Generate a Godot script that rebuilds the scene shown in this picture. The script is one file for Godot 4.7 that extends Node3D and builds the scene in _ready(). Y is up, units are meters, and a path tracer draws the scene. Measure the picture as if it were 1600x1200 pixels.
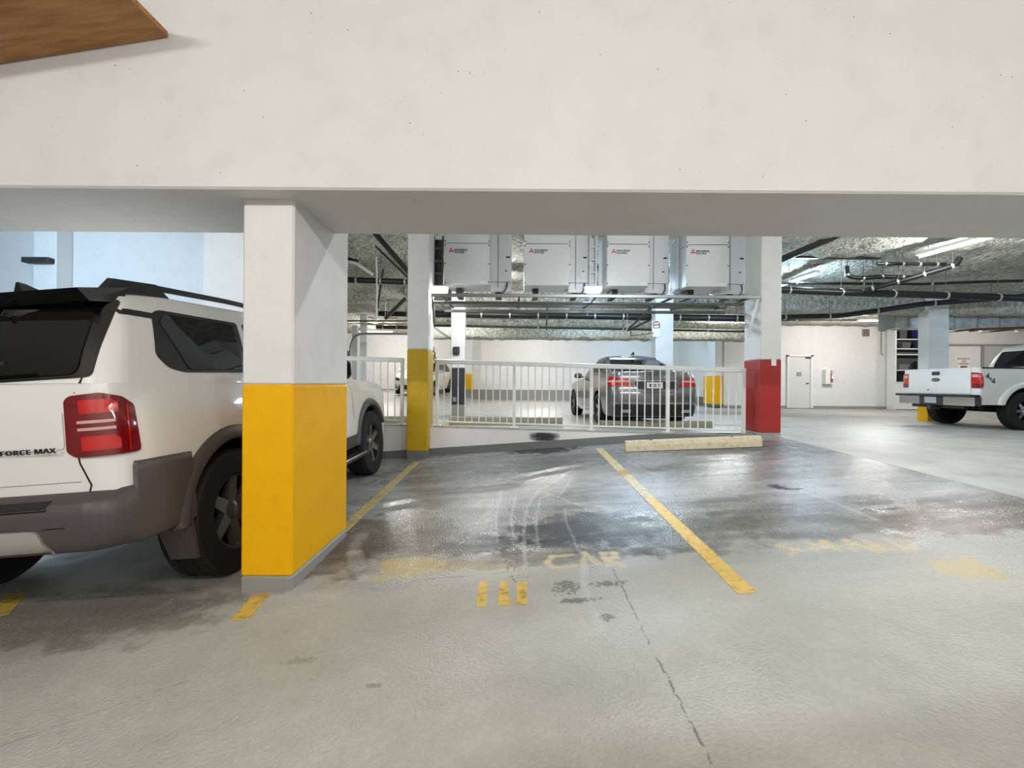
extends Node3D
# An underground parkade: a sloping parking bay in front, a railed upper level behind it.
# Distances in metres; x to the right, y up, depth "d" runs away from the camera (d = -z).

var M := {}
var taken := {}
var rng := RandomNumberGenerator.new()
const FLAT := 4294967295

func _ready():
	rng.seed = 11
	camera_and_light()
	make_materials()
	build_floors()
	build_shell()
	build_columns()
	build_ceiling()
	build_lamps()
	build_curb_and_rail()
	build_suv()
	build_sedan()
	build_truck()
	build_far_car()
	build_condensers()
	build_pipes()
	build_far_fittings()
	build_small_things()

# ------------------------------------------------------------------ camera, exposure
func camera_and_light():
	var cam := Camera3D.new()
	cam.name = "camera"
	add_child(cam)
	cam.position = Vector3(0, 1.25, 0)
	cam.rotation_degrees = Vector3(0, 0, 0.4)
	cam.fov = rad_to_deg(2.0 * atan(600.0 / 711.0))
	cam.near = 0.05
	cam.far = 120.0
	cam.current = true
	var we := WorldEnvironment.new()
	we.name = "environment"
	var e := Environment.new()
	e.background_mode = Environment.BG_COLOR
	e.background_color = Color(0.0, 0.0, 0.0)
	e.tonemap_mode = Environment.TONE_MAPPER_LINEAR
	e.tonemap_exposure = 1.72
	e.sdfgi_enabled = true
	e.ssao_enabled = true
	e.ssil_enabled = true
	we.environment = e
	add_child(we)

# ------------------------------------------------------------------ places
func V(x: float, y: float, d: float) -> Vector3:
	return Vector3(x, y, -d)

func at(px: float, py: float, d: float) -> Vector3:   # a measured direction and a distance -> a place
	var r := deg_to_rad(0.4)
	var dx := px - 800.0
	var dy := py - 600.0
	var x := 800.0 + dx * cos(r) + dy * sin(r)
	var y := 600.0 - dx * sin(r) + dy * cos(r)
	return V((x - 798.0) / 711.0 * d, 1.25 - (y - 599.0) / 711.0 * d, d)

func low_floor(x: float, d: float) -> float:
	return 0.072 * x + 0.032 * d

func crest(d: float) -> float:
	if d < 7.0:
		return 0.2844 + 0.032 * d
	return lerpf(0.5084, 0.41, smoothstep(7.0, 8.2, d))

func ground(x: float, d: float) -> float:
	if x <= 3.95:
		if d < 7.1:
			return low_floor(x, d)
		return crest(d) + 0.045 * maxf(0.0, d - 13.0) * smoothstep(-1.6, -3.6, x)
	return lerpf(crest(d), 0.31, smoothstep(3.95, 9.5, x))

func G(x: float, d: float, up := 0.0) -> Vector3:
	return V(x, ground(x, d) + up, d)

# ------------------------------------------------------------------ mesh helpers
func S(smooth := false) -> SurfaceTool:
	var st := SurfaceTool.new()
	st.begin(Mesh.PRIMITIVE_TRIANGLES)
	st.set_smooth_group(0 if smooth else FLAT)
	return st

func t3(st: SurfaceTool, a: Vector3, b: Vector3, c: Vector3):   # outward side sees a, b, c counter-clockwise
	st.add_vertex(a)
	st.add_vertex(c)
	st.add_vertex(b)

func q4(st: SurfaceTool, a: Vector3, b: Vector3, c: Vector3, d: Vector3):
	t3(st, a, b, c)
	t3(st, a, c, d)

func t_out(st: SurfaceTool, a: Vector3, b: Vector3, c: Vector3, away: Vector3):
	if (b - a).cross(c - a).dot((a + b + c) / 3.0 - away) < 0.0:
		t3(st, a, c, b)
	else:
		t3(st, a, b, c)

func q_out(st: SurfaceTool, a: Vector3, b: Vector3, c: Vector3, d: Vector3, away: Vector3):
	t_out(st, a, b, c, away)
	t_out(st, a, c, d, away)

func bx(st: SurfaceTool, c: Vector3, s: Vector3, bev := 0.0, bs := Basis()):
	var h := s * 0.5
	var b: float = minf(bev, minf(h.x, minf(h.y, h.z)) * 0.95)
	st.set_smooth_group(FLAT)
	if b <= 0.0:
		var p := []
		for i in 8:
			p.append(c + bs * Vector3(h.x * (1 if i & 1 else -1), h.y * (1 if i & 2 else -1), h.z * (1 if i & 4 else -1)))
		for f in [[0, 1, 3, 2], [4, 5, 7, 6], [0, 1, 5, 4], [2, 3, 7, 6], [0, 2, 6, 4], [1, 3, 7, 5]]:
			q_out(st, p[f[0]], p[f[1]], p[f[2]], p[f[3]], c)
		return
	var P := {}
	for sx in [-1, 1]:
		for sy in [-1, 1]:
			for sz in [-1, 1]:
				var k := Vector3i(sx, sy, sz)
				P[k] = [c + bs * Vector3(sx * h.x, sy * (h.y - b), sz * (h.z - b)), c + bs * Vector3(sx * (h.x - b), sy * h.y, sz * (h.z - b)), c + bs * Vector3(sx * (h.x - b), sy * (h.y - b), sz * h.z)]
				t_out(st, P[k][0], P[k][1], P[k][2], c)
	for s1 in [-1, 1]:
		q_out(st, P[Vector3i(s1, -1, -1)][0], P[Vector3i(s1, 1, -1)][0], P[Vector3i(s1, 1, 1)][0], P[Vector3i(s1, -1, 1)][0], c)
		q_out(st, P[Vector3i(-1, s1, -1)][1], P[Vector3i(1, s1, -1)][1], P[Vector3i(1, s1, 1)][1], P[Vector3i(-1, s1, 1)][1], c)
		q_out(st, P[Vector3i(-1, -1, s1)][2], P[Vector3i(1, -1, s1)][2], P[Vector3i(1, 1, s1)][2], P[Vector3i(-1, 1, s1)][2], c)
		for s2 in [-1, 1]:
			q_out(st, P[Vector3i(s1, s2, -1)][0], P[Vector3i(s1, s2, 1)][0], P[Vector3i(s1, s2, 1)][1], P[Vector3i(s1, s2, -1)][1], c)
			q_out(st, P[Vector3i(s1, -1, s2)][0], P[Vector3i(s1, 1, s2)][0], P[Vector3i(s1, 1, s2)][2], P[Vector3i(s1, -1, s2)][2], c)
			q_out(st, P[Vector3i(-1, s1, s2)][1], P[Vector3i(1, s1, s2)][1], P[Vector3i(1, s1, s2)][2], P[Vector3i(-1, s1, s2)][2], c)

func span(st: SurfaceTool, x0: float, x1: float, y0: float, y1: float, d0: float, d1: float, bev := 0.0):
	bx(st, V((x0 + x1) / 2, (y0 + y1) / 2, (d0 + d1) / 2), Vector3(x1 - x0, y1 - y0, d1 - d0), bev)

func hexa(st: SurfaceTool, p: Array):   # eight corners: bottom ring 0..3, top ring 4..7
	var c := Vector3.ZERO
	for v in p:
		c += v / 8.0
	st.set_smooth_group(FLAT)
	for f in [[0, 1, 2, 3], [4, 5, 6, 7], [0, 1, 5, 4], [1, 2, 6, 5], [2, 3, 7, 6], [3, 0, 4, 7]]:
		q_out(st, p[f[0]], p[f[1]], p[f[2]], p[f[3]], c)

func bar(st: SurfaceTool, a: Vector3, b: Vector3, w: float, h: float, bev := 0.0, up := Vector3.UP):
	var f := (b - a).normalized()
	var r := f.cross(up)
	if r.length() < 0.01:
		r = f.cross(Vector3.RIGHT)
	r = r.normalized()
	bx(st, (a + b) / 2.0, Vector3(w, h, a.distance_to(b)), bev, Basis(r, r.cross(f).normalized(), -f))

func tube(st: SurfaceTool, pts: Array, r: float, n := 10, caps := true):
	var rings := []
	var u := Vector3.ZERO
	for i in pts.size():
		var t: Vector3
		if i == 0:
			t = pts[1] - pts[0]
		elif i == pts.size() - 1:
			t = pts[i] - pts[i - 1]
		else:
			t = (pts[i] - pts[i - 1]).normalized() + (pts[i + 1] - pts[i]).normalized()
		t = t.normalized()
		if i == 0:
			u = t.cross(Vector3.UP)
			if u.length() < 0.05:
				u = t.cross(Vector3.RIGHT)
		u = (u - t * u.dot(t)).normalized()
		var w := t.cross(u)
		var ring := []
		for k in n:
			var a := TAU * k / n
			ring.append(pts[i] + (u * cos(a) + w * sin(a)) * r)
		rings.append(ring)
	st.set_smooth_group(0)
	for i in rings.size() - 1:
		var mid: Vector3 = (pts[i] + pts[i + 1]) / 2.0
		for k in n:
			var k2 := (k + 1) % n
			q_out(st, rings[i][k], rings[i][k2], rings[i + 1][k2], rings[i + 1][k], mid)
	if caps:
		st.set_smooth_group(FLAT)
		for e in [0, rings.size() - 1]:
			var inner: Vector3 = pts[1] if e == 0 else pts[e - 1]
			for k in n:
				t_out(st, pts[e], rings[e][k], rings[e][(k + 1) % n], inner)
	st.set_smooth_group(FLAT)

func bend(pts: Array, r: float, n := 5) -> Array:   # rounds the corners of a polyline
	var o := [pts[0]]
	for i in range(1, pts.size() - 1):
		var p: Vector3 = pts[i]
		var a: Vector3 = p + (pts[i - 1] - p).limit_length(minf(r, 0.45 * p.distance_to(pts[i - 1])))
		var b: Vector3 = p + (pts[i + 1] - p).limit_length(minf(r, 0.45 * p.distance_to(pts[i + 1])))
		for k in n + 1:
			var t := float(k) / n
			o.append(a.lerp(pts[i], t).lerp(pts[i].lerp(b, t), t))
	o.append(pts[-1])
	return o

func lathe(st: SurfaceTool, prof: Array, n: int, xf := Transform3D()):   # prof of Vector2(radius, height along y)
	var g := 1
	for i in prof.size() - 1:
		if i > 0:
			var a: Vector2 = (prof[i] - prof[i - 1]).normalized()
			var b: Vector2 = (prof[i + 1] - prof[i]).normalized()
			if a.dot(b) < 0.75:
				g += 1
		st.set_smooth_group(g)
		var p: Vector2 = prof[i]
		var p2: Vector2 = prof[i + 1]
		for k in n:
			var a0 := TAU * k / n
			var a1 := TAU * (k + 1) / n
			var v0 := xf * Vector3(p.x * cos(a0), p.y, -p.x * sin(a0))
			var v1 := xf * Vector3(p.x * cos(a1), p.y, -p.x * sin(a1))
			var w1 := xf * Vector3(p2.x * cos(a1), p2.y, -p2.x * sin(a1))
			var w0 := xf * Vector3(p2.x * cos(a0), p2.y, -p2.x * sin(a0))
			if p.x > 1e-5:
				t3(st, v0, v1, w1)
			if p2.x > 1e-5:
				t3(st, v0, w1, w0)
	st.set_smooth_group(FLAT)

func extrude(st: SurfaceTool, poly: PackedVector2Array, thick: float, xf: Transform3D):   # poly in the xy plane, from z = 0 to z = thick
	if not Geometry2D.is_polygon_clockwise(poly):
		pass
	else:
		poly = poly.duplicate()
		poly.reverse()
	var idx := Geometry2D.triangulate_polygon(poly)
	st.set_smooth_group(FLAT)
	for i in range(0, idx.size(), 3):
		var a := poly[idx[i]]
		var b := poly[idx[i + 1]]
		var c := poly[idx[i + 2]]
		if (b - a).cross(c - a) < 0.0:
			var s := b
			b = c
			c = s
		t3(st, xf * Vector3(a.x, a.y, thick), xf * Vector3(b.x, b.y, thick), xf * Vector3(c.x, c.y, thick))
		t3(st, xf * Vector3(a.x, a.y, 0), xf * Vector3(c.x, c.y, 0), xf * Vector3(b.x, b.y, 0))
	for i in poly.size():
		var a := poly[i]
		var b := poly[(i + 1) % poly.size()]
		q4(st, xf * Vector3(a.x, a.y, 0), xf * Vector3(b.x, b.y, 0), xf * Vector3(b.x, b.y, thick), xf * Vector3(a.x, a.y, thick))

func P2(a: Array) -> PackedVector2Array:
	var o := PackedVector2Array()
	for i in range(0, a.size(), 2):
		o.append(Vector2(a[i], a[i + 1]))
	return o

func round_poly(p: PackedVector2Array, r: float, n := 4) -> PackedVector2Array:
	var o := PackedVector2Array()
	for i in p.size():
		var a := p[i] + (p[(i - 1 + p.size()) % p.size()] - p[i]).limit_length(r)
		var b := p[i] + (p[(i + 1) % p.size()] - p[i]).limit_length(r)
		for k in n + 1:
			var t := float(k) / n
			o.append(a.lerp(p[i], t).lerp(p[i].lerp(b, t), t))
	return o

# ------------------------------------------------------------------ nodes
func numbered(called: String) -> String:
	if not taken.has(called):
		taken[called] = 0
		return called
	taken[called] += 1
	return "%s_%03d" % [called, taken[called]]

func obj(called: String, st, mat: Material, parent: Node = self) -> MeshInstance3D:
	var o := MeshInstance3D.new()
	o.name = numbered(called) if parent == self else called
	var m: Mesh
	if st is SurfaceTool:
		st.generate_normals()
		m = st.commit()
	else:
		m = st
	o.mesh = m
	o.material_override = mat
	parent.add_child(o, true)
	return o

func thing(called: String, label: String, category: String, where := Vector3.ZERO, turn := 0.0, group := "") -> Node3D:
	var o := Node3D.new()
	o.name = numbered(called)
	add_child(o, true)
	o.position = where
	o.rotation.y = turn
	return tag(o, label, category, group)

func tag(o: Node3D, label: String, category: String, group := "", kind := "") -> Node3D:
	o.set_meta("label", label)
	o.set_meta("category", category)
	if group:
		o.set_meta("group", group)
	if kind:
		o.set_meta("kind", kind)
	return o

func struct(called: String, st, mat: Material, label := "") -> MeshInstance3D:
	var o := obj(called, st, mat)
	o.set_meta("kind", "structure")
	if label:
		o.set_meta("label", label)
	return o

func words(text: String, height: float, depth: float, font := "Droid Sans", bold := false) -> TextMesh:
	var t := TextMesh.new()
	var f := SystemFont.new()
	f.font_names = PackedStringArray([font])
	if bold:
		f.font_weight = 700
	t.font = f
	t.text = text
	t.font_size = 64
	t.pixel_size = height / 46.0
	t.depth = depth
	t.curve_step = 2.0
	return t

# ------------------------------------------------------------------ materials
func mat(c: Color, rough := 0.6, metal := 0.0) -> StandardMaterial3D:
	var m := StandardMaterial3D.new()
	m.albedo_color = c
	m.roughness = rough
	m.metallic = metal
	return m

func paint(c: Color, rough := 0.25) -> StandardMaterial3D:
	var m := mat(c, rough)
	m.clearcoat_enabled = true
	m.clearcoat = 1.0
	m.clearcoat_roughness = 0.04
	return m

func noise(freq: float, sd: int, oct := 4, type := FastNoiseLite.TYPE_SIMPLEX_SMOOTH) -> FastNoiseLite:
	var n := FastNoiseLite.new()
	n.noise_type = type
	n.seed = sd
	n.frequency = freq
	n.fractal_octaves = oct
	return n

func grain(size: int, freq: float, sd: int, oct: int, colors: Array) -> ImageTexture:   # seamless noise run through a row of colours
	var src := noise(freq, sd, oct).get_seamless_image(size, size)
	src.convert(Image.FORMAT_L8)
	var b := src.get_data()
	var lut := []
	for i in 256:
		var t := float(i) / 255.0 * (colors.size() - 1)
		var k: int = mini(int(t), colors.size() - 2)
		var c: Color = colors[k].lerp(colors[k + 1], t - k)
		lut.append([int(c.r * 255), int(c.g * 255), int(c.b * 255)])
	var o := PackedByteArray()
	o.resize(size * size * 3)
	for i in b.size():
		var l: Array = lut[b[i]]
		o[i * 3] = l[0]
		o[i * 3 + 1] = l[1]
		o[i * 3 + 2] = l[2]
	return ImageTexture.create_from_image(Image.create_from_data(size, size, false, Image.FORMAT_RGB8, o))

func triplanar(m: StandardMaterial3D, metres: float) -> StandardMaterial3D:
	m.uv1_triplanar = true
	m.uv1_world_triplanar = true
	m.uv1_scale = Vector3.ONE / metres
	return m

func relief(m: StandardMaterial3D, tex: Texture2D, cm: float) -> StandardMaterial3D:
	m.heightmap_enabled = true
	m.heightmap_texture = tex
	m.heightmap_scale = cm
	return m

func grey(v: float) -> Color:
	return Color(v, v, v)

func lit(c: Color, energy: float) -> StandardMaterial3D:
	var m := mat(c, 0.4)
	m.emission_enabled = true
	m.emission = c
	m.emission_energy_multiplier = energy
	return m

func make_materials():
	var fine := grain(512, 0.03, 3, 4, [grey(0), grey(1)])
	var orange_peel := grain(512, 0.06, 4, 3, [grey(0), grey(1)])
	# painted concrete of walls, beam and columns: near-white with faint blotches
	var white_tex := grain(1024, 0.008, 5, 5, [Color(0.855, 0.85, 0.84), Color(0.873, 0.868, 0.858), Color(0.88, 0.876, 0.866), Color(0.887, 0.883, 0.875)])
	M.white_wall = relief(triplanar(mat(grey(0.965), 0.55), 2.6), orange_peel, 0.12)
	M.white_wall.albedo_texture = white_tex
	var beam_tex := white_tex.get_image()
	beam_tex = beam_tex.duplicate()
	for k in 90:   # bug holes in the cast concrete
		var bxp := rng.randi_range(4, 1018)
		var byp := rng.randi_range(4, 1018)
		var s := 1 if rng.randf() < 0.75 else 2
		beam_tex.fill_rect(Rect2i(bxp, byp, s, s), Color(0.42, 0.41, 0.39))
	M.beam = relief(triplanar(mat(grey(0.93), 0.5), 3.1), orange_peel, 0.1)
	M.beam.albedo_texture = ImageTexture.create_from_image(beam_tex)
	var yellow_tex := grain(512, 0.012, 8, 5, [Color(0.87, 0.645, 0.0), Color(0.90, 0.67, 0.0), Color(0.905, 0.675, 0.0), Color(0.91, 0.68, 0.0)])
	M.yellow = relief(triplanar(mat(Color.WHITE, 0.5), 1.3), orange_peel, 0.06)
	M.yellow.metallic_specular = 0.32
	M.yellow.albedo_texture = yellow_tex
	var ochre_tex := grain(512, 0.012, 18, 5, [Color(0.67, 0.54, 0.03), Color(0.72, 0.58, 0.03), Color(0.73, 0.59, 0.03), Color(0.76, 0.62, 0.05)])
	M.ochre = relief(triplanar(mat(Color.WHITE, 0.4), 1.3), orange_peel, 0.06)
	M.ochre.albedo_texture = ochre_tex
	M.red = relief(triplanar(mat(Color(0.60, 0.15, 0.14), 0.4), 1.3), orange_peel, 0.06)
	M.grey_band = relief(triplanar(mat(Color(0.56, 0.55, 0.53), 0.5), 1.3), fine, 0.06)
	M.dark_band = relief(triplanar(mat(Color(0.40, 0.41, 0.41), 0.5), 1.3), fine, 0.06)
	M.charcoal = mat(Color(0.17, 0.18, 0.19), 0.45)
	# sealed concrete
	var conc := grain(1024, 0.006, 21, 6, [Color(0.56, 0.56, 0.54), Color(0.65, 0.647, 0.625), Color(0.68, 0.677, 0.655), Color(0.73, 0.727, 0.705)])
	M.concrete = relief(triplanar(mat(Color.WHITE, 0.46), 4.3), grain(1024, 0.06, 22, 4, [grey(0), grey(1)]), 0.25)
	M.concrete.albedo_texture = conc
	M.curb = relief(triplanar(mat(Color(0.62, 0.60, 0.54), 0.7), 1.1), fine, 0.2)
	M.curb.albedo_texture = grain(512, 0.02, 23, 5, [Color(0.75, 0.74, 0.72), Color(0.95, 0.95, 0.93), Color(1, 1, 1)])
	M.stop = relief(triplanar(mat(Color(0.80, 0.77, 0.68), 0.75), 0.9), fine, 0.25)
	M.stop.albedo_texture = grain(512, 0.02, 24, 5, [Color(0.70, 0.68, 0.62), Color(0.92, 0.9, 0.86), Color(0.97, 0.96, 0.94), Color(1, 1, 1)])
	M.old_stop = relief(triplanar(mat(Color(0.52, 0.50, 0.42), 0.8), 0.9), fine, 0.25)
	# sprayed insulation
	M.spray = relief(triplanar(mat(Color.WHITE, 0.9), 1.7), grain(1024, 0.02, 31, 5, [grey(0), grey(1)]), 5.0)
	M.spray.albedo_texture = grain(1024, 0.012, 32, 5, [Color(0.44, 0.43, 0.37), Color(0.66, 0.65, 0.59), Color(0.76, 0.755, 0.70), Color(0.88, 0.88, 0.85)])
	M.plywood = triplanar(mat(Color.WHITE, 0.7), 1.0)
	M.plywood.albedo_texture = grain(512, 0.01, 33, 5, [Color(0.55, 0.37, 0.2), Color(0.66, 0.47, 0.28), Color(0.72, 0.54, 0.34)])
	M.plywood.uv1_scale = Vector3(0.5, 2.0, 3.0)
	# steel and pipes
	M.galv = mat(Color(0.62, 0.63, 0.63), 0.42, 0.75)
	M.duct = triplanar(mat(Color.WHITE, 0.34, 0.4), 1.6)
	M.duct.albedo_texture = grain(512, 0.015, 34, 4, [Color(0.66, 0.69, 0.70), Color(0.78, 0.81, 0.82), Color(0.86, 0.88, 0.9)])
	M.black_pipe = mat(Color(0.09, 0.09, 0.095), 0.45)
	M.dark_steel = mat(Color(0.20, 0.20, 0.19), 0.5, 0.3)
	M.grey_pipe = mat(Color(0.36, 0.36, 0.34), 0.5, 0.2)
	M.white_pipe = mat(Color(0.85, 0.85, 0.83), 0.4)
	M.clamp = mat(Color(0.74, 0.73, 0.70), 0.4, 0.5)
	M.copper = mat(Color(0.55, 0.32, 0.18), 0.4, 0.6)
	M.rail = mat(Color(0.86, 0.86, 0.85), 0.35)
	M.door = mat(Color(0.80, 0.80, 0.79), 0.4)
	M.unit = mat(Color(0.83, 0.845, 0.85), 0.38)
	M.unit_gap = mat(Color(0.22, 0.23, 0.23), 0.6)
	M.black = mat(Color(0.02, 0.02, 0.02), 0.5)
	M.rubber = mat(Color(0.045, 0.045, 0.045), 0.75)
	M.print_red = mat(Color(0.78, 0.06, 0.08), 0.5)
	M.print_black = mat(Color(0.08, 0.08, 0.09), 0.5)
	M.print_rust = mat(Color(0.55, 0.28, 0.25), 0.6)
	M.sign_white = mat(Color(0.9, 0.9, 0.88), 0.5)
	# cars
	M.white_paint = paint(Color(0.86, 0.855, 0.84))
	M.silver_paint = paint(Color(0.40, 0.385, 0.385), 0.3)
	M.silver_paint.metallic = 0.45
	M.tint = mat(Color(0.055, 0.052, 0.048), 0.06)
	M.side_glass = mat(Color(0.035, 0.045, 0.055), 0.04)
	M.gloss_black = paint(Color(0.02, 0.02, 0.02), 0.15)
	M.cladding = relief(triplanar(mat(Color(0.27, 0.25, 0.24), 0.5), 0.25), fine, 0.05)
	M.dark_trim = mat(Color(0.10, 0.10, 0.10), 0.5)
	M.red_lens = paint(Color(0.42, 0.015, 0.02), 0.12)
	M.bright_lens = paint(Color(0.72, 0.06, 0.035), 0.15)
	M.clear_lens = paint(Color(0.78, 0.62, 0.60), 0.12)
	M.chrome = mat(Color(0.80, 0.80, 0.80), 0.14, 1.0)
	M.alloy = mat(Color(0.50, 0.50, 0.50), 0.3, 0.8)
	M.skid = mat(Color(0.70, 0.69, 0.66), 0.35, 0.5)
	M.well = mat(Color(0.03, 0.03, 0.03), 0.9)
	M.lamp_body = mat(Color(0.86, 0.86, 0.85), 0.4)
	# worn yellow paint on the floor
	M.line_paint = relief(triplanar(mat(Color(0.84, 0.70, 0.33), 0.45), 0.8), fine, 0.1)
	M.line_paint.albedo_texture = grain(512, 0.02, 41, 5, [Color(0.62, 0.63, 0.62), Color(0.93, 0.93, 0.92), Color(1, 1, 1), Color(1, 1, 1)])
	M.old_paint = relief(triplanar(mat(Color(0.76, 0.68, 0.46), 0.4), 0.8), fine, 0.1)
	M.old_paint.albedo_texture = grain(512, 0.02, 42, 5, [Color(0.55, 0.56, 0.56), Color(0.85, 0.86, 0.86), Color(1, 1, 1), Color(1, 1, 1)])

# ------------------------------------------------------------------ floors
func seg_dist(p: Vector2, pts: Array) -> float:
	var best := 1e9
	for i in pts.size() - 1:
		best = minf(best, p.distance_to(Geometry2D.get_closest_point_to_segment(p, pts[i], pts[i + 1])))
	return best

const BX0 := -4.6
const BX1 := 3.95
const BD0 := 0.9
const BD1 := 7.1

func bay_textures() -> Array:   # what lies on the bay's concrete: oil, tyre marks, worn lettering, cracks
	var w := 1700
	var h := 1240
	var n1 := noise(0.9, 101, 5)
	var n2 := noise(5.0, 102, 4)
	var n3 := noise(26.0, 103, 3)
	var streak := noise(1.0, 104, 4)
	var rgb := PackedByteArray()
	rgb.resize(w * h * 3)
	var ro := PackedByteArray()
	ro.resize(w * h)
	# blots: x, d, radius along x, radius along d, colour, strength
	var blots := [
		[-0.25, 3.30, 0.34, 0.20, Color(0.20, 0.20, 0.19), 0.75], [0.02, 3.55, 0.20, 0.62, Color(0.22, 0.215, 0.20), 0.8],
		[0.55, 3.45, 0.55, 0.42, Color(0.26, 0.25, 0.235), 0.75], [0.35, 3.4, 0.3, 0.3, Color(0.18, 0.18, 0.17), 0.6], [-0.9, 3.45, 0.6, 0.33, Color(0.40, 0.36, 0.31), 0.6],
		[-1.3, 3.5, 0.5, 0.6, Color(0.36, 0.32, 0.27), 0.6], [0.2, 3.0, 0.9, 0.16, Color(0.44, 0.40, 0.34), 0.6],
		[1.2, 3.25, 0.7, 0.36, Color(0.40, 0.39, 0.34), 0.6], [2.1, 3.3, 0.9, 0.34, Color(0.42, 0.40, 0.35), 0.55],
		[3.2, 3.2, 0.8, 0.34, Color(0.45, 0.38, 0.31), 0.6], [3.6, 3.5, 0.4, 0.2, Color(0.35, 0.31, 0.28), 0.6],
		[-0.25, 5.56, 0.16, 0.12, Color(0.22, 0.22, 0.22), 0.8], [0.12, 5.74, 0.13, 0.08, Color(0.22, 0.22, 0.22), 0.8],
		[2.48, 4.22, 0.07, 0.09, Color(0.07, 0.07, 0.08), 0.95], [2.55, 4.12, 0.07, 0.04, Color(0.07, 0.07, 0.08), 0.95], [2.72, 3.46, 0.05, 0.04, Color(0.12, 0.12, 0.12), 0.85],
		[2.85, 3.46, 0.06, 0.02, Color(0.12, 0.12, 0.12), 0.8], [2.96, 3.47, 0.05, 0.015, Color(0.15, 0.15, 0.15), 0.7],
		[0.31, 2.57, 0.07, 0.08, Color(0.36, 0.36, 0.35), 0.55], [0.36, 2.42, 0.11, 0.025, Color(0.36, 0.36, 0.35), 0.55], [0.55, 2.58, 0.10, 0.04, Color(0.34, 0.34, 0.33), 0.6],
		[0.48, 2.24, 0.035, 0.035, Color(0.5, 0.5, 0.49), 0.6], [2.9, 3.7, 0.25, 0.14, Color(0.36, 0.36, 0.35), 0.65], [1.9, 3.75, 0.4, 0.3, Color(0.42, 0.42, 0.40), 0.55],
		[1.2, 6.0, 2.5, 0.7, Color(0.42, 0.43, 0.43), 0.5], [2.4, 5.1, 0.9, 0.7, Color(0.46, 0.46, 0.45), 0.5], [3.0, 6.2, 1.0, 0.4, Color(0.38, 0.38, 0.37), 0.55],
		[-0.4, 5.9, 1.4, 0.8, Color(0.40, 0.41, 0.41), 0.5], [3.5, 5.9, 0.5, 0.7, Color(0.42, 0.42, 0.41), 0.5], [0.5, 6.85, 0.55, 0.25, Color(0.16, 0.16, 0.16), 0.75],
		[-2.4, 2.6, 0.8, 0.35, Color(0.42, 0.38, 0.33), 0.45], [-0.95, 2.05, 0.08, 0.03, Color(0.58, 0.56, 0.53), 0.4], [-0.55, 1.85, 0.035, 0.012, Color(0.5, 0.49, 0.47), 0.5],
	]
	var cracks := [
		[Vector2(-1.35, 3.75), Vector2(-1.03, 3.72), Vector2(-0.61, 3.715), Vector2(-0.2, 3.81), Vector2(0.29, 3.91), Vector2(0.616, 4.04)],
		[Vector2(0.616, 4.04), Vector2(0.625, 3.6), Vector2(0.613, 2.93), Vector2(0.622, 2.54), Vector2(0.613, 2.13), Vector2(0.618, 1.78), Vector2(0.622, 1.4)],
		[Vector2(-0.95, 3.45), Vector2(-0.6, 3.42), Vector2(-0.3, 3.55)], [Vector2(-1.9, 1.62), Vector2(-1.6, 1.83), Vector2(-1.35, 1.98)],
		[Vector2(-2.3, 6.57), Vector2(-0.6, 6.33), Vector2(0.47, 6.29), Vector2(1.6, 6.24)], [Vector2(-0.6, 2.78), Vector2(-0.1, 2.80), Vector2(0.3, 2.90), Vector2(0.75, 3.0)], [Vector2(0.2, 2.87), Vector2(0.5, 2.80), Vector2(0.9, 2.95)],
	]
	var marks := [   # pale tyre scuffs
		[[Vector2(0.09, 2.85), Vector2(0.10, 3.5), Vector2(0.14, 4.1), Vector2(0.27, 4.62), Vector2(0.45, 4.36), Vector2(0.62, 4.02)], 0.014],
		[[Vector2(0.19, 3.15), Vector2(0.2, 3.7), Vector2(0.27, 4.3), Vector2(0.38, 4.5)], 0.012], [[Vector2(0.28, 4.62), Vector2(0.55, 5.1), Vector2(0.75, 5.5)], 0.02], [[Vector2(0.45, 4.36), Vector2(0.6, 4.8), Vector2(0.7, 5.2)], 0.012],
		[[Vector2(0.35, 4.3), Vector2(0.6, 4.1), Vector2(0.85, 3.95)], 0.02], [[Vector2(0.46, 3.0), Vector2(0.44, 3.6), Vector2(0.47, 4.0)], 0.012], [[Vector2(0.43, 2.15), Vector2(0.42, 2.6), Vector2(0.45, 2.8)], 0.022],
		[[Vector2(2.52, 4.25), Vector2(2.62, 3.8), Vector2(2.62, 3.25)], 0.018], [[Vector2(-0.1, 4.7), Vector2(-0.13, 3.9), Vector2(-0.1, 3.3)], 0.012], [[Vector2(0.05, 4.6), Vector2(0.0, 3.9), Vector2(0.02, 3.4)], 0.012],
		[[Vector2(-1.0, 3.0), Vector2(-1.15, 3.3), Vector2(-1.2, 3.65)], 0.05],
	]
	# old lettering: x0, x1, d0 (near), d1 (far), strength
	var ghosts := [[-0.87, -0.45, 2.83, 3.13, 0.75], [-0.45, -0.15, 2.85, 3.05, 0.4], [-0.08, -0.04, 2.80, 2.98, 0.6], [-0.05, 0.06, 2.79, 2.84, 0.45], [2.36, 2.62, 2.36, 2.62, 0.75], [1.70, 2.05, 2.78, 2.98, 0.25], [2.05, 2.52, 2.77, 2.95, 0.2]]
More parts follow.
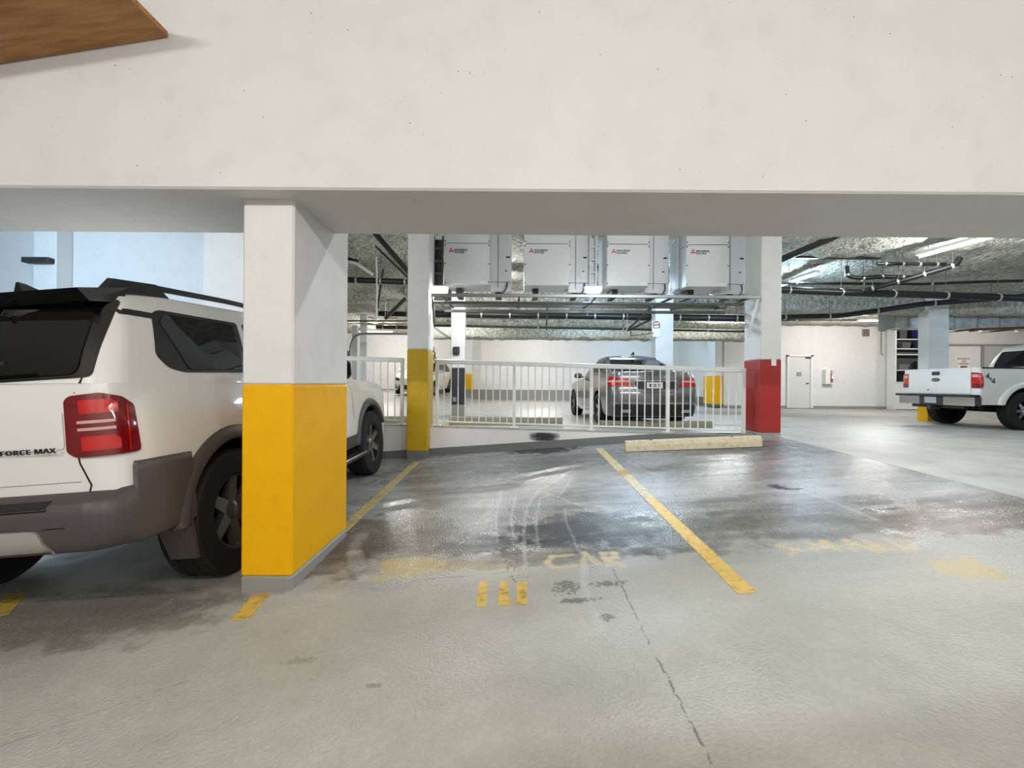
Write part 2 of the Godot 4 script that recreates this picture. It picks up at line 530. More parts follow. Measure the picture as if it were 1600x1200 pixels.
	var strokes := [[Vector2(0.40, 3.0), Vector2(0.27, 3.0), Vector2(0.235, 2.92), Vector2(0.26, 2.83), Vector2(0.40, 2.83)], [Vector2(0.45, 2.82), Vector2(0.49, 3.02), Vector2(0.55, 2.84)], [Vector2(0.61, 2.82), Vector2(0.60, 3.0), Vector2(0.68, 2.99), Vector2(0.68, 2.92), Vector2(0.61, 2.91), Vector2(0.70, 2.79)],
		[Vector2(1.80, 2.96), Vector2(1.73, 2.93), Vector2(1.80, 2.86), Vector2(1.72, 2.80)], [Vector2(1.90, 2.80), Vector2(1.93, 2.97), Vector2(1.98, 2.87), Vector2(2.03, 2.96), Vector2(2.03, 2.79)], [Vector2(2.11, 2.79), Vector2(2.17, 2.95), Vector2(2.22, 2.78)], [Vector2(2.28, 2.94), Vector2(2.27, 2.78), Vector2(2.34, 2.78)], [Vector2(2.41, 2.93), Vector2(2.40, 2.77), Vector2(2.47, 2.77)]]
	var k := 0
	var yellow := Color(0.74, 0.66, 0.46)
	for j in h:
		var d := lerpf(BD1, BD0, (j + 0.5) / h)
		for i in w:
			var x := lerpf(BX0, BX1, (i + 0.5) / w)
			var a := n1.get_noise_2d(x, d)
			var b := n2.get_noise_2d(x, d)
			var c := n3.get_noise_2d(x, d)
			var s := streak.get_noise_2d(x * 0.8, d * 5.0)
			var greyed := clampf((d - 2.5 + 0.5 * a + 0.25 * b) * 1.4, 0.0, 1.0) * clampf((x + 1.9 + 0.4 * b) * 2.0, 0.0, 1.0)   # blends from beige at the front and left to smoother grey farther in
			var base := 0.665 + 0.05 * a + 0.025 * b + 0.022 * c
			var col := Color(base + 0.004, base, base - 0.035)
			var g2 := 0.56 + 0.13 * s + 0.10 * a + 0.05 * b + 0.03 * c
			col = col.lerp(Color(g2, g2 * 1.008, g2 * 0.995), greyed)
			var rr := lerpf(0.40, 0.19, greyed) - 0.10 * s * greyed + 0.05 * b
			for bl in blots:
				var ex: float = (x - bl[0]) / bl[2]
				var ed: float = (d - bl[1]) / bl[3]
				var e2 := ex * ex + ed * ed
				if e2 < 2.2:
					var f: float = clampf((1.15 - e2 + 0.9 * b + 0.5 * a + (0.35 if bl[2] > 0.2 else 1.8) * c) * 1.6, 0.0, 1.0) * bl[5]
					col = col.lerp(bl[4] * (0.82 + 0.35 * c + 0.25 * s), f)
					rr += 0.16 * f
			if d < 3.4 and d > 2.2:
				for gh in ghosts:
					if x > gh[0] - 0.05 and x < gh[1] + 0.05 and d > gh[2] - 0.05 and d < gh[3] + 0.05:
						var inside := minf(minf(x - gh[0], gh[1] - x), minf(d - gh[2], gh[3] - d)) * 14.0
						col = col.lerp(yellow, clampf(inside + 0.35 + b * 1.4 + c * 0.8, 0.0, 1.0) * gh[4])
			rgb[k] = clampi(int(col.r * 255), 0, 255)
			rgb[k + 1] = clampi(int(col.g * 255), 0, 255)
			rgb[k + 2] = clampi(int(col.b * 255), 0, 255)
			ro[k / 3] = clampi(int(rr * 255), 20, 255)
			k += 3
	var sx := w / (BX1 - BX0)
	var sd := h / (BD1 - BD0)
	var todo := []
	for cr in cracks:
		todo.append([cr, 0.0035, Color(0.28, 0.275, 0.265), 0.62 if cr[0].y > 1.9 else 0.3])
	for mk in marks:
		todo.append([mk[0], mk[1], Color(0.74, 0.75, 0.75), 0.4])
	for stq in strokes:
		todo.append([stq, 0.022, Color(0.76, 0.69, 0.54), 0.75])
	for td in todo:
		var pts: Array = td[0]
		var r: float = td[1] * 2.2
		for si in pts.size() - 1:
			var p: Vector2 = pts[si]
			var p2: Vector2 = pts[si + 1]
			var i0 := clampi(int((minf(p.x, p2.x) - r - 0.03 - BX0) * sx), 0, w - 1)
			var i1 := clampi(int((maxf(p.x, p2.x) + r + 0.03 - BX0) * sx), 0, w - 1)
			var j0 := clampi(int((BD1 - maxf(p.y, p2.y) - r - 0.03) * sd), 0, h - 1)
			var j1 := clampi(int((BD1 - minf(p.y, p2.y) + r + 0.03) * sd), 0, h - 1)
			for j in range(j0, j1 + 1):
				var d := BD1 - (j + 0.5) / sd
				for i in range(i0, i1 + 1):
					var x := BX0 + (i + 0.5) / sx
					var wob := 0.012 * n2.get_noise_2d(x * 2.0, d * 2.0)
					var dist := Vector2(x + wob, d + wob).distance_to(Geometry2D.get_closest_point_to_segment(Vector2(x, d), p, p2))
					if dist < r:
						var f: float = clampf((td[1] - dist) / td[1] + 0.5 + 0.7 * n2.get_noise_2d(x, d), 0.0, 1.0) * td[3]
						var o := (j * w + i) * 3
						rgb[o] = int(lerpf(rgb[o], td[2].r * 255, f))
						rgb[o + 1] = int(lerpf(rgb[o + 1], td[2].g * 255, f))
						rgb[o + 2] = int(lerpf(rgb[o + 2], td[2].b * 255, f))
	var ci := Image.create_from_data(w, h, false, Image.FORMAT_RGB8, rgb)
	var ri := Image.create_from_data(w, h, false, Image.FORMAT_L8, ro)
	return [ImageTexture.create_from_image(ci), ImageTexture.create_from_image(ri)]

func floor_grid(x0: float, x1: float, d0: float, d1: float, nx: int, nd: int, thick := 0.25) -> SurfaceTool:
	var st := S(true)
	var eps := 0.0005
	var f := func(x: float, d: float) -> float:
		return ground(clampf(x, x0 + eps, x1 - eps), clampf(d, d0 + eps, d1 - eps)) if x1 > 3.96 else ground(minf(x, 3.95), clampf(d, d0 + eps, d1 - eps))
	for i in nx:
		for j in nd:
			var P := []
			for c in [[0, 0], [1, 0], [1, 1], [0, 1]]:
				var u := float(i + c[0]) / nx
				var v := float(j + c[1]) / nd
				var x := lerpf(x0, x1, u)
				var d := lerpf(d0, d1, v)
				P.append([V(x, f.call(x, d), d), Vector2(u, 1.0 - v)])
			for k in [0, 2, 1, 0, 3, 2]:
				st.set_uv(P[k][1])
				st.add_vertex(P[k][0])
	# underside, so that the slab has thickness
	st.set_smooth_group(FLAT)
	st.set_uv(Vector2.ZERO)
	var low := -1.4
	q4(st, V(x0, low, d1), V(x1, low, d1), V(x1, low, d0), V(x0, low, d0))
	return st

func quad_on_floor(st: SurfaceTool, pts: Array, up: float):   # a coat of paint lying on the sloping floor, with ragged long edges
	var n := pts.size()
	var c := Vector2.ZERO
	for p in pts:
		c += p / n
	var poly := PackedVector2Array()
	for p in pts:
		poly.append(p)
	var idx := Geometry2D.triangulate_polygon(poly)
	for i in range(0, idx.size(), 3):
		var a := G(poly[idx[i]].x, poly[idx[i]].y, up)
		var b := G(poly[idx[i + 1]].x, poly[idx[i + 1]].y, up)
		var e := G(poly[idx[i + 2]].x, poly[idx[i + 2]].y, up)
		t_out(st, a, b, e, G(c.x, c.y, -1.0))
	for i in n:
		var p: Vector2 = poly[i]
		var p2: Vector2 = poly[(i + 1) % n]
		q_out(st, G(p.x, p.y, up), G(p2.x, p2.y, up), G(p2.x, p2.y, 0), G(p.x, p.y, 0), G(c.x, c.y))

func stripe(x0: float, d0: float, x1: float, d1: float, width: float, ragged := 0.006) -> Array:
	var a := Vector2(x0, d0)
	var b := Vector2(x1, d1)
	var s := (b - a).orthogonal().normalized() * width * 0.5
	var n: int = maxi(2, int(a.distance_to(b) / 0.12))
	var left := []
	var right := []
	for i in n + 1:
		var p := a.lerp(b, float(i) / n)
		left.append(p + s * (1.0 + rng.randf_range(-ragged, ragged) / width))
		right.push_front(p - s * (1.0 + rng.randf_range(-ragged, ragged) / width))
	return left + right

func build_floors():
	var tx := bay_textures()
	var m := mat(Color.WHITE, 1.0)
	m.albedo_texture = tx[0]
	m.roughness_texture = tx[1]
	m.metallic_specular = 0.36
	m.texture_repeat = false
	var bump := noise(55.0, 61, 3)
	var hi := 2048
	var hb := PackedByteArray()
	hb.resize(hi * hi)
	for j in hi:
		for i in hi:
			var u := float(i) / hi * (BX1 - BX0)
			var v := float(j) / hi * (BD1 - BD0)
			hb[j * hi + i] = clampi(int(128 + 150 * bump.get_noise_2d(u, v)), 0, 255)
	relief(m, ImageTexture.create_from_image(Image.create_from_data(hi, hi, false, Image.FORMAT_L8, hb)), 0.28)
	M.bay = m
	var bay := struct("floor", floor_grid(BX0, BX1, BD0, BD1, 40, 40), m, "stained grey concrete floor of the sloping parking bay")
	struct("floor", floor_grid(-12, BX0, -5, 7.1, 10, 20), M.concrete, "concrete floor left of the bay")
	struct("floor", floor_grid(BX0, BX1, -5, BD0, 20, 10), M.concrete, "concrete floor in front of the bay")
	struct("floor", floor_grid(BX1, 25, -5, 25, 60, 100), M.concrete, "pale concrete floor of the driving aisle")
	struct("floor", floor_grid(-12, BX1, BD1, 25, 60, 80), M.concrete, "pale concrete floor of the upper level")
	# painted lines
	var lines := [
		[stripe(-1.375, 6.62, -1.405, 3.72, 0.105), M.old_paint], [stripe(-1.49, 2.72, -1.452, 2.44, 0.10), M.line_paint],
		[stripe(1.29, 6.72, 1.255, 4.1, 0.105), M.old_paint], [stripe(1.255, 4.1, 1.238, 2.377, 0.10), M.line_paint], [stripe(-3.2, 2.95, -3.0, 2.66, 0.10), M.line_paint],
	]
	for l in lines:
		var st := S()
		quad_on_floor(st, l[0], 0.0025)
		obj("painted_line", st, l[1], bay)
	# what is left of the stall number
	for p in [[-0.186, 2.705, -0.136, 2.70, -0.131, 2.42, -0.182, 2.413], [-0.062, 2.69, -0.012, 2.685, -0.018, 2.60, -0.008, 2.5, 0.002, 2.41, -0.067, 2.418, -0.066, 2.5], [0.036, 2.66, 0.097, 2.655, 0.089, 2.405, 0.022, 2.42, 0.03, 2.45, 0.036, 2.47]]:
		var st := S()
		var a := []
		for v in P2(p):
			a.append(v)
		quad_on_floor(st, a, 0.0025)
		obj("stall_number", st, M.line_paint, bay)
	# upper level stall lines
	var up := get_node("floor_004")
	for x in [-1.35, 1.45, 4.3 - 0.6]:
		var st := S()
		quad_on_floor(st, stripe(x, 9.0, x, 13.5, 0.1), 0.003)
		obj("painted_line", st, M.old_paint, up)

# ------------------------------------------------------------------ room shell
func build_shell():
	var W: Material = M.white_wall
	var wall := func(called: String, x0, x1, y0, y1, d0, d1, label := ""):
		var st := S()
		span(st, x0, x1, y0, y1, d0, d1)
		return struct(called, st, W, label)
	wall.call("wall_front", -12.0, 25.0, -1.4, 4.3, -5.3, -5.0)
	wall.call("wall_left", -12.3, -12.0, -1.4, 4.3, -5.3, 25.3)
	wall.call("wall_right", 25.0, 25.3, -1.4, 4.3, -5.3, 25.3)
	wall.call("wall_back", -12.0, 8.8, -0.2, 4.3, 24.0, 24.3, "white wall at the far end of the upper level")
	wall.call("wall_door", 8.8, 25.0, -0.2, 4.3, 18.9, 19.2, "white wall holding the grey service door")
	wall.call("wall_return", 8.8, 9.1, -0.2, 4.3, 19.2, 24.0)
	wall.call("wall_recess", -12.0, -4.96, -1.4, 4.3, 8.15, 8.4, "pale wall behind the white off-road car")
	wall.call("wall_pier", -4.96, -3.3, -1.4, 4.3, 7.3, 8.4, "white wall end right of the recess")
	# grey painted dadoes
	for a in [[-12.0, 8.8, 23.98, 0.33, 0.95], [8.8, 25.0, 18.88, 0.27, 0.43]]:
		var st := S()
		span(st, a[0], a[1], a[3] - 0.2, a[4], a[2], a[2] + 0.04)
		struct("baseboard_back" if a[0] < 0 else "baseboard_door", st, M.grey_band)
	var st2 := S()
	span(st2, 8.78, 8.82, 0.2, 0.72, 19.2, 24.0)
	struct("baseboard_return", st2, M.dark_band)
	# concrete slab overhead
	var c := S()
	span(c, -12.3, 25.3, 4.0, 4.3, -5.3, 25.3)
	struct("ceiling", c, W, "concrete slab over the parkade")
	# plywood soffit board fixed to the beam at the upper left
	var b := S()
	var l := at(-150, 122, 2.59)
	var r := at(260, 56.5, 2.59)
	hexa(b, [l, r, r + Vector3(0, 0, 0.5), l + Vector3(0, 0, 0.5), l + Vector3(0, 0.03, 0), r + Vector3(0, 0.03, 0), r + Vector3(0, 0.03, 0.5), l + Vector3(0, 0.03, 0.5)])
	tag(obj("plywood_board", b, M.plywood), "brown plywood board overhead at the beam's upper left", "board")
	# the deep white beam across the front
	var bt := S()
	span(bt, -12.0, 25.0, 2.355, 4.0, 2.60, 3.38, 0.012)
	tag(obj("concrete_beam", bt, M.beam), "deep white painted concrete beam spanning the whole foreground", "beam")

func column(called: String, label: String, x0: float, x1: float, d0: float, d1: float, y0: float, y1: float, top: Material, band: Material, yb: float, base: Material, ybase: float, group := ""):
	var t := thing(called, label, "column", V((x0 + x1) / 2, y0, (d0 + d1) / 2), 0, group)
	var o := -t.position
	var put := func(part: String, a: float, b: float, grow: float, m: Material):
		var st := S()
		bx(st, V((x0 + x1) / 2, (a + b) / 2, (d0 + d1) / 2) + o, Vector3(x1 - x0 + grow, b - a, d1 - d0 + grow), 0.012)
		obj(part, st, m, t)
	put.call("shaft", yb if band else y0, y1, 0.0, top)
	if band:
		put.call("painted_band", ybase, yb, 0.002, band)
	if base:
		put.call("base_band", y0, ybase, 0.004, base)
	return t

func build_columns():
	# the floor slopes, so each base runs a little below it
	var c: Node3D = column("concrete_column", "tall white column with bright yellow lower half, nearest the camera", -1.634, -1.324, 2.75, 3.66, -0.08, 4.0, M.white_wall, M.yellow, 1.235, M.grey_band, 0.075)
	c = column("concrete_column", "white column with dull yellow lower half beside the railing", -1.575, -1.262, 6.82, 7.3, 0.05, 4.0, M.white_wall, M.ochre, 1.76, M.dark_band, 0.23)
	c = column("concrete_column", "white column with dark red lower half at the railing's end", 3.75, 4.06, 6.86, 7.36, 0.42, 4.0, M.white_wall, M.red, 1.645, M.grey_band, 0.54)
	var st := S()
	bx(st, at(1207, 565, 6.85) - c.position, Vector3(0.075, 0.105, 0.006), 0.002)
	obj("notice_plate", st, M.sign_white, c)
	column("concrete_column", "white column standing behind the silver sedan", 3.70, 4.16, 11.75, 12.1, 0.35, 4.0, M.white_wall, null, 0.0, null, 0.0)
	var t: Node3D = column("concrete_column", "slim white column with charcoal wrapped lower half beyond the railing", -1.60, -1.235, 11.85, 12.15, 0.38, 4.0, M.white_wall, M.charcoal, 1.655, M.grey_band, 0.70)
	st = S()
	bx(st, at(711, 547, 11.82) - t.position, Vector3(0.17, 0.21, 0.07), 0.015)
	bx(st, at(709.5, 550, 11.78) - t.position, Vector3(0.08, 0.04, 0.015), 0.004)
	obj("card_reader", st, M.charcoal, t)
	st = S()
	bx(st, at(708, 623, 11.84) - t.position, Vector3(0.09, 0.12, 0.02), 0.004)
	obj("socket_plate", st, M.grey_band, t)
	column("concrete_column", "white pilaster with yellow foot on the far wall beyond the charcoal column", -2.5, -2.05, 23.6, 24.0, 0.36, 4.0, M.white_wall, M.yellow, 1.75, M.grey_band, 0.95)
	column("concrete_column", "white column with yellow foot behind the pickup truck", 11.42, 12.0, 12.5, 12.82, 0.28, 4.0, M.white_wall, M.yellow, 0.95, null, 0.28)
	column("concrete_column", "white pilaster with yellow foot right of the silver sedan", 8.45, 8.8, 18.95, 20.1, 0.36, 4.0, M.white_wall, M.yellow, 1.65, M.dark_band, 0.46)
	t = column("concrete_column", "pale pilaster with dark strap at the far left", -8.28, -7.88, 7.85, 8.15, -0.8, 4.0, M.white_wall, null, 0.0, null, 0.0)
	st = S()
	bx(st, at(58, 406, 7.8) - t.position, Vector3(0.46, 0.09, 0.14), 0.01)
	obj("strap", st, M.dark_steel, t)

func build_ceiling():
	# sprayed insulation: lumpy sheet hung under the slab
	var nz := noise(0.55, 201, 5)
	var nz2 := noise(2.6, 202, 4)
	var lump := func(st: SurfaceTool, x0: float, x1: float, d0: float, d1: float, y: float, amp: float, step: float):
		st.set_smooth_group(0)
		var nx := int((x1 - x0) / step)
		var nd := int((d1 - d0) / step)
		var g := []
		for i in nx + 1:
			var row := []
			for j in nd + 1:
				var x := lerpf(x0, x1, float(i) / nx)
				var d := lerpf(d0, d1, float(j) / nd)
				row.append(V(x, y + amp * nz.get_noise_2d(x, d) + amp * 0.45 * nz2.get_noise_2d(x, d), d))
			g.append(row)
		for i in nx:
			for j in nd:
				q4(st, g[i][j], g[i][j + 1], g[i + 1][j + 1], g[i + 1][j])
	var st := S(true)
	lump.call(st, -3.3, 25.0, 3.4, 9.76, 3.85, 0.12, 0.16)
	lump.call(st, -12.0, 25.0, 9.76, 24.16, 3.85, 0.12, 0.16)
	struct("ceiling_insulation", st, M.spray, "lumpy grey sprayed insulation under the ceiling slab")
	# downstand beams wrapped in the same spray
	for a in [[-3.0, 25.0, 12.6, 13.3, 3.30], [-3.0, 8.9, 16.0, 17.0, 2.86], [8.9, 25.0, 17.6, 18.9, 3.72]]:
		var b := S(true)
		b.set_smooth_group(0)
		var prof := [Vector2(a[2], 3.95), Vector2(a[2], a[4] + 0.25), Vector2(a[2] + 0.02, a[4] + 0.1), Vector2(a[2] + 0.1, a[4] + 0.02), Vector2((a[2] + a[3]) / 2, a[4]), Vector2(a[3] - 0.1, a[4] + 0.02), Vector2(a[3], a[4] + 0.12), Vector2(a[3], 3.95)]
		var n := int((a[1] - a[0]) / 0.2)
		var rows := []
		for i in n + 1:
			var x := lerpf(a[0], a[1], float(i) / n)
			var row := []
			for p in prof:
				var w := 0.07 * nz2.get_noise_2d(x, p.y * 3.0 + p.x)
				row.append(V(x, p.y + w, p.x + w))
			rows.append(row)
		for i in n:
			for j in prof.size() - 1:
				q4(b, rows[i][j], rows[i][j + 1], rows[i + 1][j + 1], rows[i + 1][j])
		tag(obj("insulated_beam", b, M.spray), ["ceiling beam in lumpy grey insulation above the duct column", "lower insulated ceiling beam over the silver sedan's wall", "insulated ceiling edge above the service door"][0 if a[2] < 13 else (1 if a[2] < 17 else 2)], "beam", "insulated ceiling beams")

# ------------------------------------------------------------------ lamps
func lamp(label: String, c: Vector3, along: Vector3, length: float, energy: float, color: Color, tilt := 1.15, glow := 5.0):
	var t := thing("strip_light", label, "lamp", c, 0, "ceiling strip lights")
	var f := along.normalized()
	var bs := Basis(f, Vector3.UP, f.cross(Vector3.UP))
	var st := S()
	bx(st, Vector3(0, 0.05, 0), Vector3(length, 0.06, 0.12), 0.01, bs)
	obj("housing", st, M.lamp_body, t)
	st = S()
	tube(st, [f * (-length * 0.48), f * (length * 0.48)], 0.02, 8)
	obj("light_tube", st, lit(color, glow), t)
	for e in [-0.35, 0.35]:
		st = S()
		tube(st, [f * (length * e) + Vector3(0, 0.07, 0), f * (length * e) + Vector3(0, 4.02 - c.y, 0)], 0.006, 6)
		obj("hanger_rod", st, M.galv, t)
	for side: float in [-1.0, 1.0]:   # the bare tube shines to both sides, a little of it upward
		var a := AreaLight3D.new()
		a.name = "glow"
		t.add_child(a, true)
		a.area_size = Vector2(length, 0.05)
		a.light_energy = energy * 0.5
		a.light_color = color
		a.shadow_enabled = true
		a.area_range = 40.0
		var w: Vector3 = f.cross(Vector3.UP) * side
		var out: Vector3 = (w * sin(tilt) - Vector3.UP * cos(tilt)).normalized()
		a.position = out * 0.03
		a.basis = Basis(f, (-out).cross(f), -out)
	return t

func build_lamps():
	var warm := Color(1.0, 0.985, 0.965)
	var cool := Color(0.76, 0.89, 1.0)
	var neutral := Color(0.98, 0.99, 1.0)
	# in front of the beam, overhead behind the camera
	for x in [-3.6, 0.6, 4.8]:
		lamp("strip light overhead in front of the deep beam, " + ["leftmost", "middle", "rightmost"][int((x + 3.7) / 4.2)] + " of three", V(x, 3.6, -2.2), Vector3.RIGHT, 1.5, 10.5, warm)
	# just behind the beam, over the bay
	for x in [-4.4, 1.9, 6.4]:
		lamp("strip light hidden behind the deep beam, " + ["leftmost", "middle", "rightmost"][int((x + 4.5) / 4.8)] + " of three", V(x, 3.42, 4.25), Vector3.RIGHT, 1.4, 6.2 if x < 0.0 else 5.4, neutral, 0.75)
	# left recess
	lamp("cool strip light in the recess behind the off-road car", V(-7.4, 3.6, 5.4), Vector3.RIGHT, 1.4, 7.5, Color(0.74, 0.88, 1.0))
	# aisle row
	lamp("strip light over the aisle nearest the beam", V(7.55, 3.64, 7.8), Vector3(0.12, 0, 1), 1.2, 7.0, neutral)
	lamp("strip light over the aisle, second from the beam", V(6.4, 3.62, 10.2), Vector3(0.05, 0, 1), 1.2, 7.0, cool)
	lamp("strip light over the aisle, farthest of the row", V(6.4, 3.52, 13.9), Vector3.RIGHT, 1.2, 8.0, neutral)
	lamp("strip light on the ceiling before the service door wall", V(12.6, 3.5, 15.6), Vector3.RIGHT, 1.5, 12.0, warm)
	lamp("cool strip light over the pickup truck", V(14.0, 3.55, 8.2), Vector3.RIGHT, 1.5, 8.0, cool)
	lamp("strip light right of the pillar behind the pickup", V(18.5, 3.5, 14.9), Vector3.RIGHT, 1.5, 9.0, warm)
	# upper level
	lamp("cool strip light above the silver sedan", V(2.7, 3.5, 10.2), Vector3.RIGHT, 1.2, 7.0, cool)
	lamp("strip light over the middle of the upper level", V(-0.65, 3.5, 10.2), Vector3.RIGHT, 1.2, 7.0, neutral)
	lamp("strip light by the far garage door track", V(-2.1, 3.42, 14.4), Vector3.RIGHT, 1.3, 8.5, neutral)
	lamp("cool strip light beyond the dark pipes above the silver sedan", V(2.65, 3.42, 14.4), Vector3.RIGHT, 1.3, 5.0, cool)
	lamp("strip light over the far white wall", V(1.2, 3.5, 19.6), Vector3.RIGHT, 1.5, 16.0, warm)
	lamp("cool strip light in the far right corner of the upper level", V(6.2, 3.5, 20.0), Vector3.RIGHT, 1.5, 11.0, cool)
	lamp("strip light over the far white car", V(-6.0, 3.5, 20.0), Vector3.RIGHT, 1.5, 16.0, warm)
	# two little bulkhead lamps under the condenser platform
	for a in [[685.0, "bulkhead lamp under the condensers beside the dull yellow column"], [925.0, "bulkhead lamp under the condensers below the second unit"]]:
		var c := at(a[0], 452.5, 7.25)
		var t := thing("bulkhead_lamp", a[1], "lamp", c, 0, "bulkhead lamps under the condensers")
		var st := S()
		bx(st, Vector3(0, 0.055, -0.02), Vector3(0.28, 0.03, 0.16), 0.008)
		obj("housing", st, M.lamp_body, t)
		st = S()
		bx(st, Vector3(0, 0, 0), Vector3(0.25, 0.08, 0.12), 0.02)
		obj("lamp_lens", st, lit(Color(1, 0.99, 0.96) if a[0] < 800 else Color(0.9, 0.96, 1.0), 8.0), t)
		var l := AreaLight3D.new()
		l.name = "glow"
		t.add_child(l)
		l.area_size = Vector2(0.25, 0.12)
		l.light_energy = 1.5
		l.light_color = Color(1, 0.98, 0.95) if a[0] < 800 else cool
		l.shadow_enabled = true
		l.area_range = 40.0
		l.position = Vector3(0, -0.05, 0)
		l.rotation_degrees = Vector3(-90, 0, 0)

# ------------------------------------------------------------------ curb, railing, wheel stops
func curb_top(x: float) -> float:
	return 0.58 - 0.0222 * (x + 1.26)

func build_curb_and_rail():
	# low retaining wall between the two levels; its foot follows the sloping bay
	var st := S()
	var x0 := -3.3
	var x1 := 3.72
	var n := 24
	for i in n:
		var a := lerpf(x0, x1, float(i) / n)
		var b := lerpf(x0, x1, float(i + 1) / n)
		var ya := maxf(curb_top(a), low_floor(a, 7.0) + 0.004)
		var yb := maxf(curb_top(b), low_floor(b, 7.0) + 0.004)
		hexa(st, [V(a, -0.4, 7.02), V(b, -0.4, 7.02), V(b, -0.4, 7.24), V(a, -0.4, 7.24), V(a, ya, 7.02), V(b, yb, 7.02), V(b, yb, 7.24), V(a, ya, 7.24)])
	var curb := struct("wall_curb", st, M.white_wall, "low white retaining wall under the railing")
	st = S()
	for i in n:
		var a := lerpf(x0, x1, float(i) / n)
		var b := lerpf(x0, x1, float(i + 1) / n)
		var ya := maxf(curb_top(a), low_floor(a, 7.0) + 0.004)
		var yb := maxf(curb_top(b), low_floor(b, 7.0) + 0.004)
		hexa(st, [V(a, ya, 7.01), V(b, yb, 7.01), V(b, yb, 7.25), V(a, ya, 7.25), V(a, ya + 0.012, 7.03), V(b, yb + 0.012, 7.03), V(b, yb + 0.012, 7.24), V(a, ya + 0.012, 7.24)])
	obj("cap", st, M.curb, curb)
	st = S()
	for i in n:
		var a := lerpf(x0, x1, float(i) / n)
		var b := lerpf(x0, x1, float(i + 1) / n)
		var ta := minf(low_floor(a, 7.0) + 0.115, maxf(curb_top(a), low_floor(a, 7.0)) + 0.003)
		var tb := minf(low_floor(b, 7.0) + 0.115, maxf(curb_top(b), low_floor(b, 7.0)) + 0.003)
		hexa(st, [V(a, -0.4, 7.005), V(b, -0.4, 7.005), V(b, -0.4, 7.1), V(a, -0.4, 7.1), V(a, ta, 7.005), V(b, tb, 7.005), V(b, tb, 7.1), V(a, ta, 7.1)])
	obj("base_band", st, M.dark_band, curb)
	# soot left by an exhaust on the wall face
	var im := Image.create(128, 64, false, Image.FORMAT_RGBA8)
	var nz := noise(0.05, 71, 4)
	for j in 64:
		for i in 128:
			var e := pow((i - 60) / 58.0, 2.0) + pow((j - 32) / 31.0, 4.0)
			im.set_pixel(i, j, Color(0.10, 0.10, 0.105, clampf((1.0 - e) * 1.1 + 0.3 * nz.get_noise_2d(i, j) - 0.35 * i / 128.0, 0.0, 0.8)))
	var soot := mat(Color.WHITE, 0.8)
	soot.albedo_texture = ImageTexture.create_from_image(im)
	soot.transparency = BaseMaterial3D.TRANSPARENCY_ALPHA
	soot.texture_repeat = false
	var qm := QuadMesh.new()
	qm.size = Vector2(0.62, 0.16)
	var so := obj("soot_stain", qm, soot, curb)
	so.position = at(852, 681.5, 7.0)
	so.position.z = -7.015
	so.rotation.z = -0.022
	# railing on the wall: posts, rails, balusters
	var post_px := [681.0, 801.5, 922.0, 1041.5, 1160.0]
	var xs := []
	for p in post_px:
		xs.append(at(p, 600, 7.13).x)
	rail_run("metal_railing", "white metal railing with upright balusters before the silver sedan", xs, 1.04)
	rail_run("metal_railing", "short white metal railing left of the dull yellow column", [-3.25, -2.4, -1.72], 1.045)
	# wheel stops
	wheel_stop("cream concrete wheel stop against the railing wall", Vector3(1.60, 0, 6.42), Vector3(3.36, 0, 6.17), 0.135, 0.2, M.stop)
	wheel_stop("grey wheel stop beyond the railing left of the silver sedan", Vector3(-1.27, 0, 9.3), Vector3(1.03, 0, 9.3), 0.16, 0.2, M.old_stop)
	wheel_stop("grey wheel stop under the tail of the silver sedan", Vector3(1.75, 0, 9.0), Vector3(3.95, 0, 9.0), 0.13, 0.2, M.old_stop)
	wheel_stop("grey wheel stop beyond the short railing", Vector3(-3.5, 0, 9.3), Vector3(-1.75, 0, 9.3), 0.16, 0.2, M.old_stop)

func rail_run(called: String, label: String, xs: Array, height: float):
	var d := 7.13
	var y := func(x: float) -> float:
		return curb_top(x) + 0.012
	var t := thing(called, label, "railing", V(xs[0], y.call(xs[0]), d))
	var o := -t.position
	var st := S()
	var xa: float = xs[0] - 0.02
	var xb: float = xs[-1] + 0.03
	bar(st, V(xa, y.call(xa) + height - 0.035, d) + o, V(xb, y.call(xb) + height - 0.035, d) + o, 0.045, 0.07, 0.006)
	obj("top_rail", st, M.rail, t)
	st = S()
	bar(st, V(xa, y.call(xa) + 0.065, d) + o, V(xb, y.call(xb) + 0.065, d) + o, 0.03, 0.025, 0.004)
	obj("bottom_rail", st, M.rail, t)
	for i in xs.size():
		var x: float = xs[i]
		st = S()
		bx(st, V(x, y.call(x) + height / 2 - 0.03, d) + o, Vector3(0.05, height - 0.07, 0.05), 0.004)
		var p := obj("post", st, M.rail, t)
		st = S()
		bx(st, V(x, y.call(x) + 0.006, d) + o, Vector3(0.13, 0.012, 0.13), 0.003)
		obj("base_plate", st, M.rail, p)
		if i + 1 < xs.size():
			var w: float = xs[i + 1] - x
			var k := int(round(w / 0.1145))
			for j in range(1, k):
				var bxp := x + w * j / k
				st = S()
				bx(st, V(bxp, y.call(bxp) + (height - 0.05 + 0.06) / 2, d) + o, Vector3(0.015, height - 0.05 - 0.06, 0.015))
				obj("baluster", st, M.rail, t)

